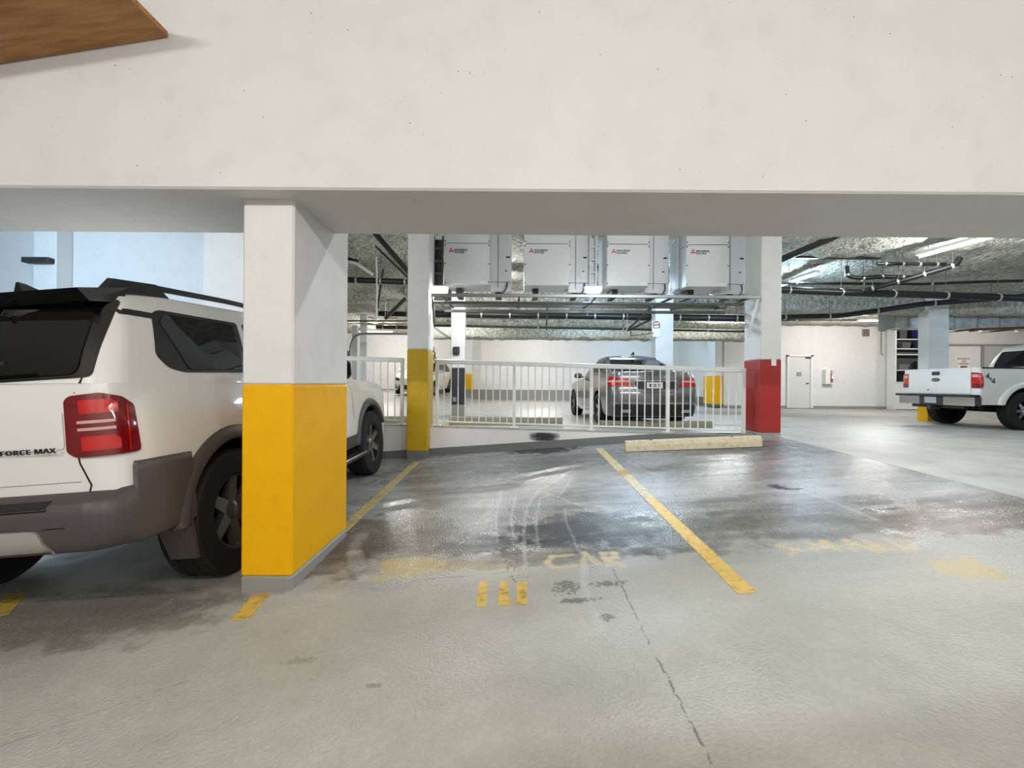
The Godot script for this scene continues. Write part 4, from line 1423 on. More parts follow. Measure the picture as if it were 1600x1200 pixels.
func build_sedan():
	var t := thing("sedan", "silver grey sedan seen from behind through the white railing", "car")
	var b := body_mesh(shell({"z0": 0.0, "L": 4.80, "W": 0.91, "rb": 0.10, "rc": 0.30, "fb": 0.18, "fc": 0.35, "n": 70, "rows": 14, "taper": 0.04, "sill": 0.22,
		"side_in": [[0.2, 0.06], [0.3, 0.02], [0.5, 0.0], [0.75, 0.0], [0.9, 0.02], [1.0, 0.05], [1.1, 0.09]],
		"rear_in": [[0.2, 0.10], [0.35, 0.03], [0.5, 0.0], [0.68, 0.01], [0.78, 0.05], [1.0, 0.07], [1.1, 0.10]], "front_in": [[0.2, 0.1], [0.5, 0.0], [0.7, 0.03], [0.9, 0.25]],
		"deck": [[0.0, 1.08], [0.2, 1.09], [0.8, 1.07], [1.3, 1.03], [2.8, 0.98], [3.3, 0.98], [4.2, 0.86], [4.8, 0.72]], "arches": [[1.12, 0.375, 0.34], [3.94, 0.375, 0.34]], "crown": 0.03,
		"green": {"zr": 0.62, "zf": 3.55, "W": 0.83, "rb": 0.12, "rc": 0.18, "fb": 0.3, "fc": 0.2, "zr2": 1.45, "zf2": 2.55, "W2": 0.60, "rb2": 0.06, "rc2": 0.12, "fb2": 0.1, "fc2": 0.12,
			"roof": [[1.2, 1.45], [1.9, 1.49], [2.6, 1.46]], "edge": 0.06, "bulge": 0.035, "crown": 0.03}}))
	obj("body", b[0], M.silver_paint, t)
	panel("rear_window", b, on_tail(), round_poly(P2([-0.66, 1.13, 0.66, 1.13, 0.54, 1.40, -0.54, 1.40]), 0.05), M.tint, t, 0.01)
	panel("plate_recess", b, on_tail(), round_poly(P2([-0.38, 0.76, 0.36, 0.76, 0.42, 0.90, -0.44, 0.90]), 0.04), M.dark_trim, t, 0.004)
	var plate := panel("number_plate", b, on_tail(), P2([-0.20, 0.775, 0.11, 0.775, 0.11, 0.89, -0.20, 0.89]), M.sign_white, t, 0.012)
	panel("trunk_strip", b, on_tail(), P2([-0.42, 0.915, 0.42, 0.915, 0.42, 0.93, -0.42, 0.93]), M.chrome, t, 0.012)
	panel("lower_valance", b, on_tail(), round_poly(P2([-0.80, 0.24, 0.80, 0.24, 0.83, 0.42, 0.76, 0.46, -0.76, 0.46, -0.83, 0.42]), 0.03), M.dark_trim, t, 0.008)
	seam("trunk_seam", b, on_tail(), P2([-0.46, 0.86, -0.42, 0.74, -0.3, 0.69, 0.3, 0.69, 0.42, 0.74, 0.46, 0.86]), 0.007, M.black, t)
	seam("bumper_seam", b, on_tail(), P2([-0.85, 0.49, 0.85, 0.49]), 0.012, M.chrome, t)
	for s in [1.0, -1.0]:
		var side := on_side(s)
		var corner := on_corner(s, 0.86, 0.16)
		var lp := panel("tail_lamp", b, corner, round_poly(P2([-0.33, 0.815, 0.13, 0.81, 0.17, 0.90, 0.13, 1.00, -0.24, 0.965]), 0.02), M.bright_lens, t, 0.014, 0.02, 0.05)
		panel("lamp_stripe", b, corner, P2([-0.29, 0.895, 0.15, 0.885, 0.155, 0.925, -0.26, 0.93]), M.clear_lens, lp, 0.018, 0.004, 0.05)
		panel("exhaust_tip", b, on_tail(), round_poly(P2([s * 0.50, 0.30, s * 0.68, 0.30, s * 0.68, 0.36, s * 0.50, 0.36]), 0.02), M.chrome, t, 0.014)
		panel("side_window", b, side, round_poly(P2([1.05, 1.07, 1.45, 1.05, 2.15, 1.03, 2.15, 1.42, 1.75, 1.42, 1.4, 1.33]), 0.03), M.side_glass, t, 0.006)
		panel("side_window", b, side, round_poly(P2([2.2, 1.03, 3.15, 1.02, 2.85, 1.22, 2.55, 1.41, 2.2, 1.42]), 0.03), M.side_glass, t, 0.006)
		seam("door_seam", b, side, P2([1.62, 0.35, 1.6, 0.7, 1.45, 1.0]), 0.007, M.black, t)
		seam("door_seam", b, side, P2([2.25, 0.28, 2.2, 1.0]), 0.007, M.black, t)
		seam("sill_strip", b, side, P2([1.55, 0.30, 3.5, 0.30]), 0.018, M.chrome, t)
		st_mirror(t, s, 0.98, 1.06, 2.85, M.silver_paint)
		for z in [1.12, 3.94]:
			well(t, s, 0.91, z, 0.34, 0.375)
			wheel(t, L(s * 0.79, 0.33, z), s, 0.33, 0.24, 0.225, 5, M.alloy)
	panel("windscreen", b, on_nose(), round_poly(P2([-0.66, 1.03, 0.66, 1.03, 0.54, 1.40, -0.54, 1.40]), 0.05), M.side_glass, t, 0.006)
	var tx := obj("plate_letters", words("B10 7J", 0.06, 0.003, "Droid Sans", true), M.print_black, plate)
	tx.position = Vector3(-0.045, 0.832, -0.035)
	var st := S()
	hexa(st, [L(-0.03, 1.51, 1.5), L(0.03, 1.51, 1.5), L(0.025, 1.515, 1.66), L(-0.025, 1.515, 1.66), L(-0.006, 1.58, 1.5), L(0.006, 1.58, 1.5), L(0.006, 1.57, 1.53), L(-0.006, 1.57, 1.53)])
	obj("antenna_fin", st, M.dark_trim, t)
	st = S()
	bx(st, L(0, 0.25, 2.4), Vector3(1.25, 0.14, 4.3), 0.05)
	obj("underbody", st, M.well, t)
	stand(t, 2.80, 8.72, deg_to_rad(-3.0))

func st_mirror(t: Node, s: float, x: float, y: float, z: float, m: Material):
	var st := S()
	bx(st, L(s * x, y, z), Vector3(0.19, 0.13, 0.1), 0.035)
	bx(st, L(s * (x - 0.11), y - 0.03, z + 0.02), Vector3(0.12, 0.03, 0.05), 0.01)
	obj("side_mirror", st, m, t)

func build_truck():
	var t := thing("pickup_truck", "white pickup truck with chrome rear bumper at the right edge", "pickup truck")
	var b := body_mesh(shell({"z0": 0.14, "L": 6.1, "W": 0.985, "rb": 0.01, "rc": 0.06, "fb": 0.1, "fc": 0.2, "n": 90, "rows": 12, "taper": 0.03, "sill": 0.55,
		"side_in": [[0.5, 0.05], [0.8, 0.0], [1.05, 0.0], [1.2, 0.012], [1.38, 0.03]], "rear_in": [[0.6, 0.0], [1.4, 0.01]], "front_in": [[0.6, 0.03], [0.9, 0.0], [1.3, 0.12]],
		"deck": [[0.0, 1.38], [2.2, 1.38], [4.2, 1.36], [4.4, 1.32], [6.0, 1.24]], "arches": [[1.18, 0.53, 0.43], [4.9, 0.53, 0.43]], "crown": 0.0,
		"green": {"zr": 2.2, "zf": 4.45, "W": 0.95, "rb": 0.03, "rc": 0.1, "fb": 0.15, "fc": 0.2, "zr2": 2.36, "zf2": 3.75, "W2": 0.74, "rb2": 0.03, "rc2": 0.16, "fb2": 0.08, "fc2": 0.15,
			"roof": [[2.0, 1.95], [3.0, 1.99], [3.9, 1.95]], "edge": 0.07, "bulge": 0.03, "crown": 0.03}}))
	obj("body", b[0], M.white_paint, t)
	var tail := on_tail()
	var gate := panel("tailgate", b, tail, round_poly(P2([-0.79, 0.79, 0.79, 0.79, 0.79, 1.375, -0.79, 1.375]), 0.02), M.white_paint, t, 0.018, 0.02)
	panel("gate_handle", b, tail, round_poly(P2([-0.135, 1.22, 0.065, 1.22, 0.065, 1.31, -0.135, 1.31]), 0.025), M.dark_trim, gate, 0.026, 0.01)
	var oval := PackedVector2Array()
	for k in 28:
		oval.append(Vector2(-0.035 + 0.115 * cos(TAU * k / 28), 1.115 + 0.05 * sin(TAU * k / 28)))
	var em := panel("emblem", b, tail, oval, M.chrome, gate, 0.024, 0.01)
	var inner := PackedVector2Array()
	for k in 28:
		inner.append(Vector2(-0.035 + 0.103 * cos(TAU * k / 28), 1.115 + 0.04 * sin(TAU * k / 28)))
	panel("emblem_field", b, tail, inner, mat(Color(0.10, 0.12, 0.2), 0.3), gate, 0.027, 0.01)
	var fx := obj("emblem_script", words("Ford", 0.045, 0.003, "Droid Serif", true), M.chrome, gate)
	fx.position = Vector3(-0.035, 1.115, -0.11)
	st_lock(gate)
	for s in [1.0, -1.0]:
		var side := on_side(s)
		var corner := on_corner(s, 0.975, 0.145)
		var lp := panel("tail_lamp", b, corner, round_poly(P2([-0.125, 0.92, 0.055, 0.915, 0.07, 1.0, 0.066, 1.14, 0.035, 1.25, -0.125, 1.275]), 0.02), M.bright_lens, t, 0.02, 0.03, 0.05)
		panel("reverse_lens", b, corner, P2([-0.11, 1.16, 0.03, 1.16, 0.02, 1.22, -0.11, 1.225]), M.clear_lens, lp, 0.024, 0.005, 0.05)
		panel("lower_lens", b, corner, P2([-0.115, 0.93, 0.05, 0.93, 0.06, 1.02, -0.115, 1.02]), M.red_lens, lp, 0.023, 0.005, 0.05)
		seam("bed_rail", b, side, P2([0.16, 1.368, 2.15, 1.368]), 0.03, M.dark_trim, t, 0.008)
		panel("cab_window", b, side, round_poly(P2([2.45, 1.42, 3.25, 1.42, 3.25, 1.84, 2.56, 1.86]), 0.05), M.side_glass, t, 0.006)
		panel("cab_window", b, side, round_poly(P2([3.32, 1.42, 4.12, 1.41, 3.82, 1.82, 3.32, 1.85]), 0.05), M.side_glass, t, 0.006)
		seam("cab_seam", b, side, P2([2.18, 0.72, 2.18, 1.36]), 0.02, M.black, t)
		for z in [1.18, 4.9]:
			well(t, s, 0.985, z, 0.43, 0.53)
			flare(t, s, 0.98 if z < 3 else 0.965, z, 0.43, 0.515, 0.64, 0.04, M.white_paint, 0.55, 0.55)
			wheel(t, L(s * 0.86, 0.42, z), s, 0.42, 0.28, 0.23, 8, M.chrome)
		st_mirror(t, s, 1.14, 1.5, 4.0, M.dark_trim)
		# chrome bumper halves with a dark step between
		var st := S()
		var p := []
		for y in [0.52, 0.72]:
			for q in [[0.30, -0.01], [0.97, 0.05], [0.99, 0.18], [0.30, 0.06]]:
				p.append(L(s * q[0], y, q[1]))
		hexa(st, p)
		obj("chrome_bumper", st, M.chrome, t)
	# "4x4" decal on the right flank
	for e in [["4", 0.31, 1.19, 0.11], ["x", 0.375, 1.13, 0.07], ["4", 0.44, 1.08, 0.11]]:
		var o := obj("decal_letter", words(e[0], e[3], 0.002, "Droid Sans", true), mat(Color(0.3, 0.3, 0.31), 0.4), t)
		o.rotation = Vector3(0, PI / 2, 0)
		o.position = L(0.992, e[2], e[1])
	var st := S()
	bx(st, L(0, 0.745, 0.06), Vector3(1.96, 0.055, 0.24), 0.015)
	bx(st, L(-0.02, 0.62, 0.05), Vector3(0.62, 0.22, 0.12), 0.01)
	obj("bumper_step", st, M.dark_trim, t)
	st = S()
	bx(st, L(-0.02, 0.63, -0.014), Vector3(0.31, 0.155, 0.012), 0.004)
	obj("number_plate", st, mat(Color(0.62, 0.63, 0.63), 0.4), t)
	st = S()
	bx(st, L(0, 0.48, 0.16), Vector3(1.35, 0.07, 0.1), 0.015)
	bx(st, L(0, 0.46, 0.05), Vector3(0.1, 0.1, 0.25), 0.01)
	obj("tow_hitch", st, M.dark_steel, t)
	st = S(true)
	for x in [0.60, 0.74]:
		lathe(st, [Vector2(0.05, -0.3), Vector2(0.055, 0.0), Vector2(0.045, 0.0), Vector2(0.042, -0.28), Vector2(0, -0.28)], 16, Transform3D(Basis(Vector3(1, 0, 0), Vector3(0.45, 0, 1).normalized(), Vector3(0, -1, 0)), L(x, 0.50, 0.32)))
	obj("exhaust_pipe", st, M.dark_steel, t)
	panel("rear_window", b, tail, round_poly(P2([-0.72, 1.44, 0.72, 1.44, 0.62, 1.84, -0.62, 1.84]), 0.06), M.side_glass, t, 0.006)
	panel("windscreen", b, on_nose(), round_poly(P2([-0.74, 1.40, 0.74, 1.40, 0.64, 1.86, -0.64, 1.86]), 0.05), M.side_glass, t, 0.006)
	st = S()
	bx(st, L(0, 0.58, 3.0), Vector3(1.2, 0.22, 5.6), 0.05)
	bar(st, L(-0.8, 0.42, 1.18), L(0.8, 0.42, 1.18), 0.12, 0.12, 0.03)
	obj("chassis", st, M.well, t)
	stand(t, 10.10, 10.95, deg_to_rad(90.0))

func st_lock(gate: Node):
	var st := S(true)
	lathe(st, [Vector2(0, 0.01), Vector2(0.014, 0.008), Vector2(0.016, 0.0)], 12, Transform3D(Basis(Vector3(1, 0, 0), Vector3(0, 0, 1), Vector3(0, -1, 0)), L(-0.22, 0.87, 0.118)))
	obj("gate_lock", st, M.dark_trim, gate)

func build_far_car():
	var t := thing("hatchback", "small white car facing the camera far behind the dull yellow column", "car")
	var b := body_mesh(shell({"z0": 0.0, "L": 4.2, "W": 0.88, "rb": 0.08, "rc": 0.25, "fb": 0.2, "fc": 0.35, "n": 50, "rows": 10, "taper": 0.04, "sill": 0.22,
		"side_in": [[0.2, 0.06], [0.4, 0.0], [0.75, 0.0], [0.95, 0.05]], "rear_in": [[0.2, 0.05], [0.5, 0.0], [1.0, 0.08]], "front_in": [[0.2, 0.1], [0.5, 0.0], [0.75, 0.08], [0.9, 0.2]],
		"deck": [[0.0, 1.0], [2.6, 0.98], [3.2, 0.95], [4.0, 0.82], [4.2, 0.75]], "arches": [[0.75, 0.36, 0.32], [3.35, 0.36, 0.32]], "crown": 0.03,
		"green": {"zr": 0.15, "zf": 3.2, "W": 0.82, "rb": 0.05, "rc": 0.15, "fb": 0.3, "fc": 0.2, "zr2": 0.5, "zf2": 2.3, "W2": 0.62, "rb2": 0.05, "rc2": 0.12, "fb2": 0.1, "fc2": 0.12,
			"roof": [[0.4, 1.46], [1.3, 1.52], [2.4, 1.48]], "edge": 0.06, "bulge": 0.03, "crown": 0.03}}))
	obj("body", b[0], M.white_paint, t)
	panel("windscreen", b, on_nose(), round_poly(P2([-0.66, 1.02, 0.66, 1.02, 0.54, 1.42, -0.54, 1.42]), 0.05), M.side_glass, t, 0.006)
	panel("grille", b, on_nose(), round_poly(P2([-0.6, 0.26, 0.6, 0.26, 0.5, 0.46, -0.5, 0.46]), 0.03), M.dark_trim, t, 0.008)
	panel("number_plate", b, on_nose(), P2([-0.16, 0.5, 0.16, 0.5, 0.16, 0.61, -0.16, 0.61]), M.sign_white, t, 0.012)
	for s in [1.0, -1.0]:
		panel("headlamp", b, on_nose(), P2([s * 0.5, 0.62, s * 0.78, 0.65, s * 0.78, 0.76, s * 0.55, 0.73]), M.dark_trim, t, 0.01)
		panel("fog_lamp", b, on_nose(), P2([s * 0.6, 0.28, s * 0.78, 0.28, s * 0.78, 0.44, s * 0.66, 0.44]), M.dark_trim, t, 0.01)
		panel("side_window", b, on_side(s), round_poly(P2([0.6, 1.03, 2.7, 1.02, 2.3, 1.36, 0.75, 1.38]), 0.03), M.side_glass, t, 0.006)
		st_mirror(t, s, 0.95, 1.05, 2.75, M.white_paint)
		for z in [0.75, 3.35]:
			well(t, s, 0.88, z, 0.32, 0.36)
			wheel(t, L(s * 0.77, 0.31, z), s, 0.31, 0.2, 0.2, 5, M.alloy)
	var st := S()
	bx(st, L(0, 0.25, 2.1), Vector3(1.2, 0.14, 3.8), 0.05)
	obj("underbody", st, M.well, t)
	stand(t, -3.85, 23.4, PI + 0.12)

# ------------------------------------------------------------------ condensers on their platform
func build_condensers():
	var lefts := [692.0, 817.0, 946.0, 1070.0]
	var rights := [763.0, 889.0, 1013.0, 1137.0]
	var ends := [797.0, 917.5, 1042.5, 1162.0]
	var lows := [443.0, 444.5, 445.5, 446.5]
	var names := ["leftmost of the four condensers, beside the dull yellow column", "second condenser from the dull yellow column", "third condenser from the dull yellow column", "rightmost of the four condensers, beside the red column"]
	for k in 4:
		var d := 7.35
		var a := at(lefts[k], lows[k], d)
		var e := at(rights[k], lows[k], d)
		var x1: float = at(ends[k], 450, 7.62).x
		var top := 3.76
		var t := thing("condenser_unit", "white metal box, " + names[k], "condenser", V((a.x + x1) / 2, a.y - 0.1, 7.7), 0, "condensers on the steel platform")
		var o := -t.position
		var st := S()
		span(st, a.x + 0.01, e.x, a.y + 0.03, top, 7.62, 8.1, 0.008)
		span(st, e.x, x1, a.y - 0.06, top, 7.62, 8.1, 0.008)
		var cab := obj("cabinet", st, M.unit, t)
		cab.position = o
		var seam_y := at(lefts[k], 378.5 + k * 0.8, d).y
		for pn in [[a.y, seam_y - 0.004], [seam_y + 0.004, top]]:
			st = S()
			span(st, a.x, e.x, pn[0], pn[1], d, 7.62, 0.008)
			var p := obj("front_panel", st, M.unit, t)
			p.position = o
			st = S()
			for sx in [a.x + 0.012, e.x - 0.012]:
				for sy in ([pn[0] + 0.035, (pn[0] + pn[1]) / 2, pn[1] - 0.035] if pn[0] == a.y else [pn[0] + 0.03]):
					bx(st, V(sx, sy, d - 0.003) + o, Vector3(0.02, 0.02, 0.01), 0.004)
			obj("screws", st, M.unit_gap, t)
		st = S()
		span(st, a.x + 0.02, e.x - 0.02, a.y + 0.02, top - 0.02, d + 0.02, 7.6)
		var cr := obj("panel_backing", st, M.unit_gap, t)
		cr.position = o
		# seams, latch and keyhole of the service panel at the right
		st = S()
		var sx0: float = lerpf(e.x, x1, 0.36)
		bx(st, V(sx0, (a.y + top) / 2, 7.618) + o, Vector3(0.008, top - a.y, 0.006))
		bx(st, V((e.x + x1) / 2, a.y + 0.10, 7.618) + o, Vector3(x1 - e.x - 0.01, 0.007, 0.006))
		obj("panel_seam", st, M.unit_gap, t)
		st = S()
		bx(st, V(x1 - 0.06, seam_y - 0.15, 7.61) + o, Vector3(0.06, 0.022, 0.02), 0.005)
		obj("latch", st, M.print_black, t)
		st = S()
		bx(st, V(x1 - 0.09, seam_y - 0.38, 7.61) + o, Vector3(0.035, 0.018, 0.012), 0.004)
		obj("latch", st, M.print_black, t)
		if k == 1:
			st = S()
			bx(st, V(x1 - 0.09, seam_y - 0.43, 7.613) + o, Vector3(0.085, 0.13, 0.006))
			obj("paper_tag", st, M.sign_white, t)
		st = S()
		bx(st, V(e.x - 0.10, a.y + 0.035, d - 0.002) + o, Vector3(0.1, 0.045, 0.003))
		obj("rating_plate", st, M.sign_white, t)
		# emblem: three lozenges, and the maker's name beside it
		var c := at(lefts[k] + 11.0, 390.5 + k * 0.7, d) + o + Vector3(0, 0, 0.002)
		st = S()
		for q in 3:
			var ang := PI / 2 + q * TAU / 3.0
			var u := Vector2(cos(ang), sin(ang))
			var w := u.orthogonal()
			extrude(st, PackedVector2Array([Vector2.ZERO, u * 0.023 + w * 0.0135, u * 0.046, u * 0.023 - w * 0.0135]), 0.003, Transform3D(Basis(), c))
		obj("emblem", st, M.print_red, t)
		for ln in [["MITSUBISHI", 0.016], ["ELECTRIC", -0.022]]:
			var tx := obj("maker_lettering", words(ln[0], 0.027, 0.003, "Droid Sans", true), M.print_black, t)
			var half: float = tx.mesh.get_aabb().size.x / 2
			tx.position = c + Vector3(0.05 + half, ln[1] - 0.005, 0.0015)
		# flexible conduit from the service panel
		st = S(true)
		tube(st, bend([V(x1 - 0.07, a.y + 0.09, 7.6) + o, V(x1 - 0.075, a.y - 0.02, 7.55) + o, V(x1 - 0.16, a.y - 0.13, 7.5) + o, V(x1 - 0.55, a.y - 0.16, 7.5) + o, V(x1 - 0.8, a.y - 0.09, 7.6) + o], 0.1), 0.013, 8)
		obj("conduit", st, M.grey_pipe, t)
		for fx in [a.x + 0.2, x1 - 0.22]:
			st = S()
			span(st, fx - 0.05, fx + 0.05, a.y - 0.125, a.y + (0.035 if fx < e.x - 0.06 else -0.055), 7.66, 8.06, 0.01)
			var ft := obj("foot", st, M.dark_steel, t)
			ft.position = o
		if k == 3:
			for j in 9:
				st = S()
				bx(st, V(a.x - 0.02, (a.y + top) / 2, 7.66 + 0.048 * j) + o, Vector3(0.012, top - a.y - 0.06, 0.012))
				obj("coil_bar", st, M.unit, t)
	# platform of steel channel between the two columns
	var t2 := thing("steel_platform", "grey steel channel platform carrying the condensers", "platform", at(920, 465, 7.6))
	var o2 := -t2.position
	var y := at(800, 462, 7.2).y
	for a in [[6.82, -0.062, -1.22, 3.71, 0.05], [7.95, -0.02, -1.20, 3.74, 0.06], [7.14, -0.115, -1.24, 3.62, 0.04], [8.0, -0.11, -1.2, 3.74, 0.05]]:
		var st := S()
		bar(st, V(a[2], y + a[1], a[0]) + o2, V(a[3], y + a[1] - 0.0, a[0]) + o2, 0.04, a[4], 0.006)
		obj("channel", st, M.galv if a[0] < 7.0 else M.grey_pipe, t2)
	for i in 5:
		var x := lerpf(-1.05, 3.55, i / 4.0)
		var st := S()
		bar(st, V(x, y - 0.075, 6.82) + o2, V(x, y - 0.045, 8.05) + o2, 0.03, 0.03, 0.004)
		obj("cross_bar", st, M.dark_steel, t2)
	for br in [[at(1184, 462, 6.82), at(1166, 528, 6.95)], [at(673, 460, 7.1), at(677, 505, 7.28)]]:
		var st := S()
		bar(st, br[0] + o2, br[1] + o2, 0.035, 0.035, 0.004)
		obj("brace", st, M.rail if br[0].x > 0 else M.grey_pipe, t2)
	# slotted steel uprights between the units
	for a in [[675.0, 691.0, 7.7, M.grey_pipe, "dark slotted steel upright left of the condensers"], [919.0, 931.0, 7.55, M.unit, "white slotted steel upright between the second and third condenser"]]:
		var xa: float = at(a[0], 400, a[2]).x
		var xb: float = at(a[1], 400, a[2]).x
		var u := thing("slotted_upright", a[4], "upright", V((xa + xb) / 2, y, a[2]))
		var st := S()
		var yb := y + 0.04
		span(st, xa, xa + 0.03, yb, 3.74, a[2], a[2] + 0.05, 0.004)
		span(st, xb - 0.03, xb, yb, 3.74, a[2], a[2] + 0.05, 0.004)
		var yy := yb
		while yy < 3.7:
			span(st, xa + 0.03, xb - 0.03, yy, yy + 0.035, a[2], a[2] + 0.05, 0.004)
			yy += 0.21
		var fr := obj("frame", st, a[3], u)
		fr.position = -u.position
		st = S()
		span(st, xa + 0.01, xb - 0.01, yb, 3.7, a[2] + 0.06, a[2] + 0.08)
		var bk := obj("backing", st, M.unit_gap if a[0] < 700 else M.unit, u)
		bk.position = -u.position

# ------------------------------------------------------------------ pipes under the ceiling
func pipe(label: String, pts: Array, r: float, m: Material, clamps := 0, clamp_mat: Material = null, group := ""):
	var p := []
	for q in pts:
		p.append(at(q[0], q[1], q[2]))
	var t := thing("ceiling_pipe", label, "pipe", p[0], 0, group)
	var o := -t.position
	var q2 := []
	for v in p:
		q2.append(v + o)
	var st := S(true)
	tube(st, bend(q2, r * 3.0) if q2.size() > 2 else q2, r, 12)
	obj("pipe_run", st, m, t)
	if clamps == 0:
		return t
	var total := 0.0
	for i in q2.size() - 1:
		total += q2[i].distance_to(q2[i + 1])
	for k in clamps:
		var s := total * (k + 0.5) / clamps
		for i in q2.size() - 1:
			var l: float = q2[i].distance_to(q2[i + 1])
			if s <= l:
				var c: Vector3 = q2[i].lerp(q2[i + 1], s / l)
				var f: Vector3 = (q2[i + 1] - q2[i]).normalized()
				st = S(true)
				tube(st, [c - f * 0.018, c + f * 0.018], r * 1.12, 12)
				var cl := obj("hanger", st, clamp_mat if clamp_mat else M.clamp, t)
				st = S(true)
				var up := 3.85 - (c.y + t.position.y)
				if up > 0.1:
					tube(st, [c + Vector3(0, r, 0), c + Vector3(0, up, 0)], 0.006, 6)
					obj("hanger_rod", st, M.grey_pipe, cl)
				break
			s -= l
	return t

func build_pipes():
	pipe("thick black pipe crossing the ceiling right of the red column", [[1190, 451, 9.5], [1330, 456.5, 9.5], [1440, 459.5, 9.5], [1680, 468, 9.5]], 0.075, M.black_pipe, 6)
	pipe("thin black pipe just above the thick black one", [[1190, 441, 10.0], [1440, 443, 10.0], [1540, 439, 9.6], [1680, 436, 9.0]], 0.03, M.black_pipe, 4)
	pipe("black pipe rising diagonally toward the aisle lamp", [[1345, 455, 9.5], [1352, 452, 9.4], [1420, 434, 9.0], [1492, 413, 8.6], [1498, 402, 8.6]], 0.05, M.black_pipe, 4)
	pipe("short black pipe bent upward at its left end", [[1321, 415, 9.3], [1322, 431, 9.3], [1345, 434, 9.3], [1375, 431, 9.25], [1425, 433, 9.1]], 0.045, M.black_pipe, 4)
	pipe("short black pipe high under the lit insulation", [[1368, 411, 8.8], [1475, 412, 8.8]], 0.035, M.black_pipe, 4)
	pipe("black pipe along the insulated beam before the service door", [[1190, 495, 12.4], [1310, 492.5, 12.4], [1380, 483, 12.2], [1440, 474, 11.8], [1690, 455, 11.0]], 0.068, M.black_pipe, 6)
	pipe("thin dark conduit along the top of the service door wall", [[1190, 499.5, 17.4], [1402, 499, 17.4]], 0.03, M.dark_steel, 2)
	pipe("thick dark pipe along the beam above the silver sedan", [[640, 489.5, 12.3], [900, 492.5, 12.3], [1170, 497, 12.3]], 0.09, M.black_pipe, 12)
	pipe("thin dark sprinkler pipe below the thick one above the sedan", [[640, 507, 12.9], [900, 512, 12.9], [1170, 517, 12.9]], 0.032, M.dark_steel, 4)
	pipe("pale lagged duct pipe behind the dark pipes above the sedan", [[640, 500, 14.0], [1170, 506, 14.0]], 0.15, M.spray, 0)
	pipe("dark pipe left of the dull yellow column", [[536, 436, 9.0], [650, 440, 9.0]], 0.058, M.black_pipe, 3)
	pipe("white conduit dropping left of the dull yellow column", [[586, 400, 8.8], [587, 455, 8.8], [586, 500, 8.8]], 0.016, M.white_pipe)
	pipe("thin dark rod hanging left of the dull yellow column", [[597, 420, 9.4], [588, 480, 9.4]], 0.022, M.dark_steel)
	pipe("pale bent conduit by the white column top", [[536, 408, 8.6], [553, 409, 8.6], [580, 428, 8.6]], 0.03, M.white_pipe)
	pipe("thin conduit beside the dark steel brace", [[584, 383, 8.2], [640, 437, 8.6]], 0.018, M.dark_steel)
	pipe("thin horizontal conduit above the garage door track", [[536, 500.5, 15.5], [650, 500.5, 15.5]], 0.03, M.grey_pipe)
	pipe("dark pipe near the far garage door", [[586, 510, 17.0], [650, 511, 17.0]], 0.07, M.dark_steel, 3)
	pipe("dark pipe end over the short railing", [[590, 489, 14.0], [650, 490, 14.0]], 0.08, M.black_pipe, 2)
	pipe("copper sprinkler line below the sheet metal duct", [[1513, 516, 13.1], [1530, 513.5, 13.1], [1690, 508, 12.9]], 0.035, M.copper, 0)
	pipe("thick grey pipe above the sheet metal duct", [[1405, 481, 13.1], [1480, 474, 13.0], [1690, 456, 12.4]], 0.09, M.grey_pipe, 3)
	# struts of channel steel
	for a in [
		["dark steel brace slanting down beside the dull yellow column", [574, 352, 7.9], [640, 428, 8.4], 0.085, M.dark_steel],
		["dark steel brace at the ceiling right of the red column", [1190, 417, 8.3], [1320, 361, 7.9], 0.11, M.dark_steel],
		["black steel joist at the ceiling right of the red column", [1190, 396, 9.2], [1372, 397.5, 9.2], 0.17, M.black_pipe],
		["grey steel brace over the short railing", [600, 497, 12.0], [632, 465, 11.6], 0.09, M.grey_pipe],
		["dark steel brace left of the column behind the sedan", [978, 515, 12.2], [1014, 481, 11.6], 0.05, M.dark_steel],
		["dark steel brace right of the column behind the sedan", [1046, 483, 10.5], [1085, 467, 9.8], 0.07, M.dark_steel],
		["second dark brace left of the column behind the sedan", [978, 516, 12.3], [1018, 497, 12.3], 0.05, M.dark_steel],
		["thin dark rod beside the far slim column", [674, 508, 15.0], [700, 527, 15.0], 0.06, M.dark_steel],
		["thin sprinkler drop pipe above the middle of the railing", [853, 470, 12.0], [852, 515, 12.0], 0.04, M.dark_steel],
		["pale drop rod between the first and second condenser", [916, 470, 10.0], [915.5, 492, 10.0], 0.035, M.galv],
	]:
		var p := at(a[1][0], a[1][1], a[1][2])
		var t := thing("steel_strut", a[0], "strut", p)
		var st := S()
		bar(st, Vector3.ZERO, at(a[2][0], a[2][1], a[2][2]) - p, a[3] * 0.6, a[3], 0.006)
		var s := obj("channel", st, a[4], t)
		st = S()
		bx(st, Vector3(0, 0.02, 0), Vector3(0.07, 0.03, 0.07), 0.006)
		obj("end_bracket", st, M.galv, s)
		for e in [p, at(a[2][0], a[2][1], a[2][2])]:
			if e.y < 3.7:
				st = S()
				tube(st, [e - p, Vector3(e.x - p.x, 4.02 - p.y, e.z - p.z)], 0.006, 6)
				obj("hanger_rod", st, M.galv, t)
	# sheet metal duct behind the pickup, in flanged lengths
	var du := thing("sheet_metal_duct", "shiny sheet metal air duct above the pickup truck", "duct", at(1500, 495, 13.0))
	var xs := [1411.0, 1433.0, 1508.0, 1545.0, 1580.0, 1640.0, 1700.0]
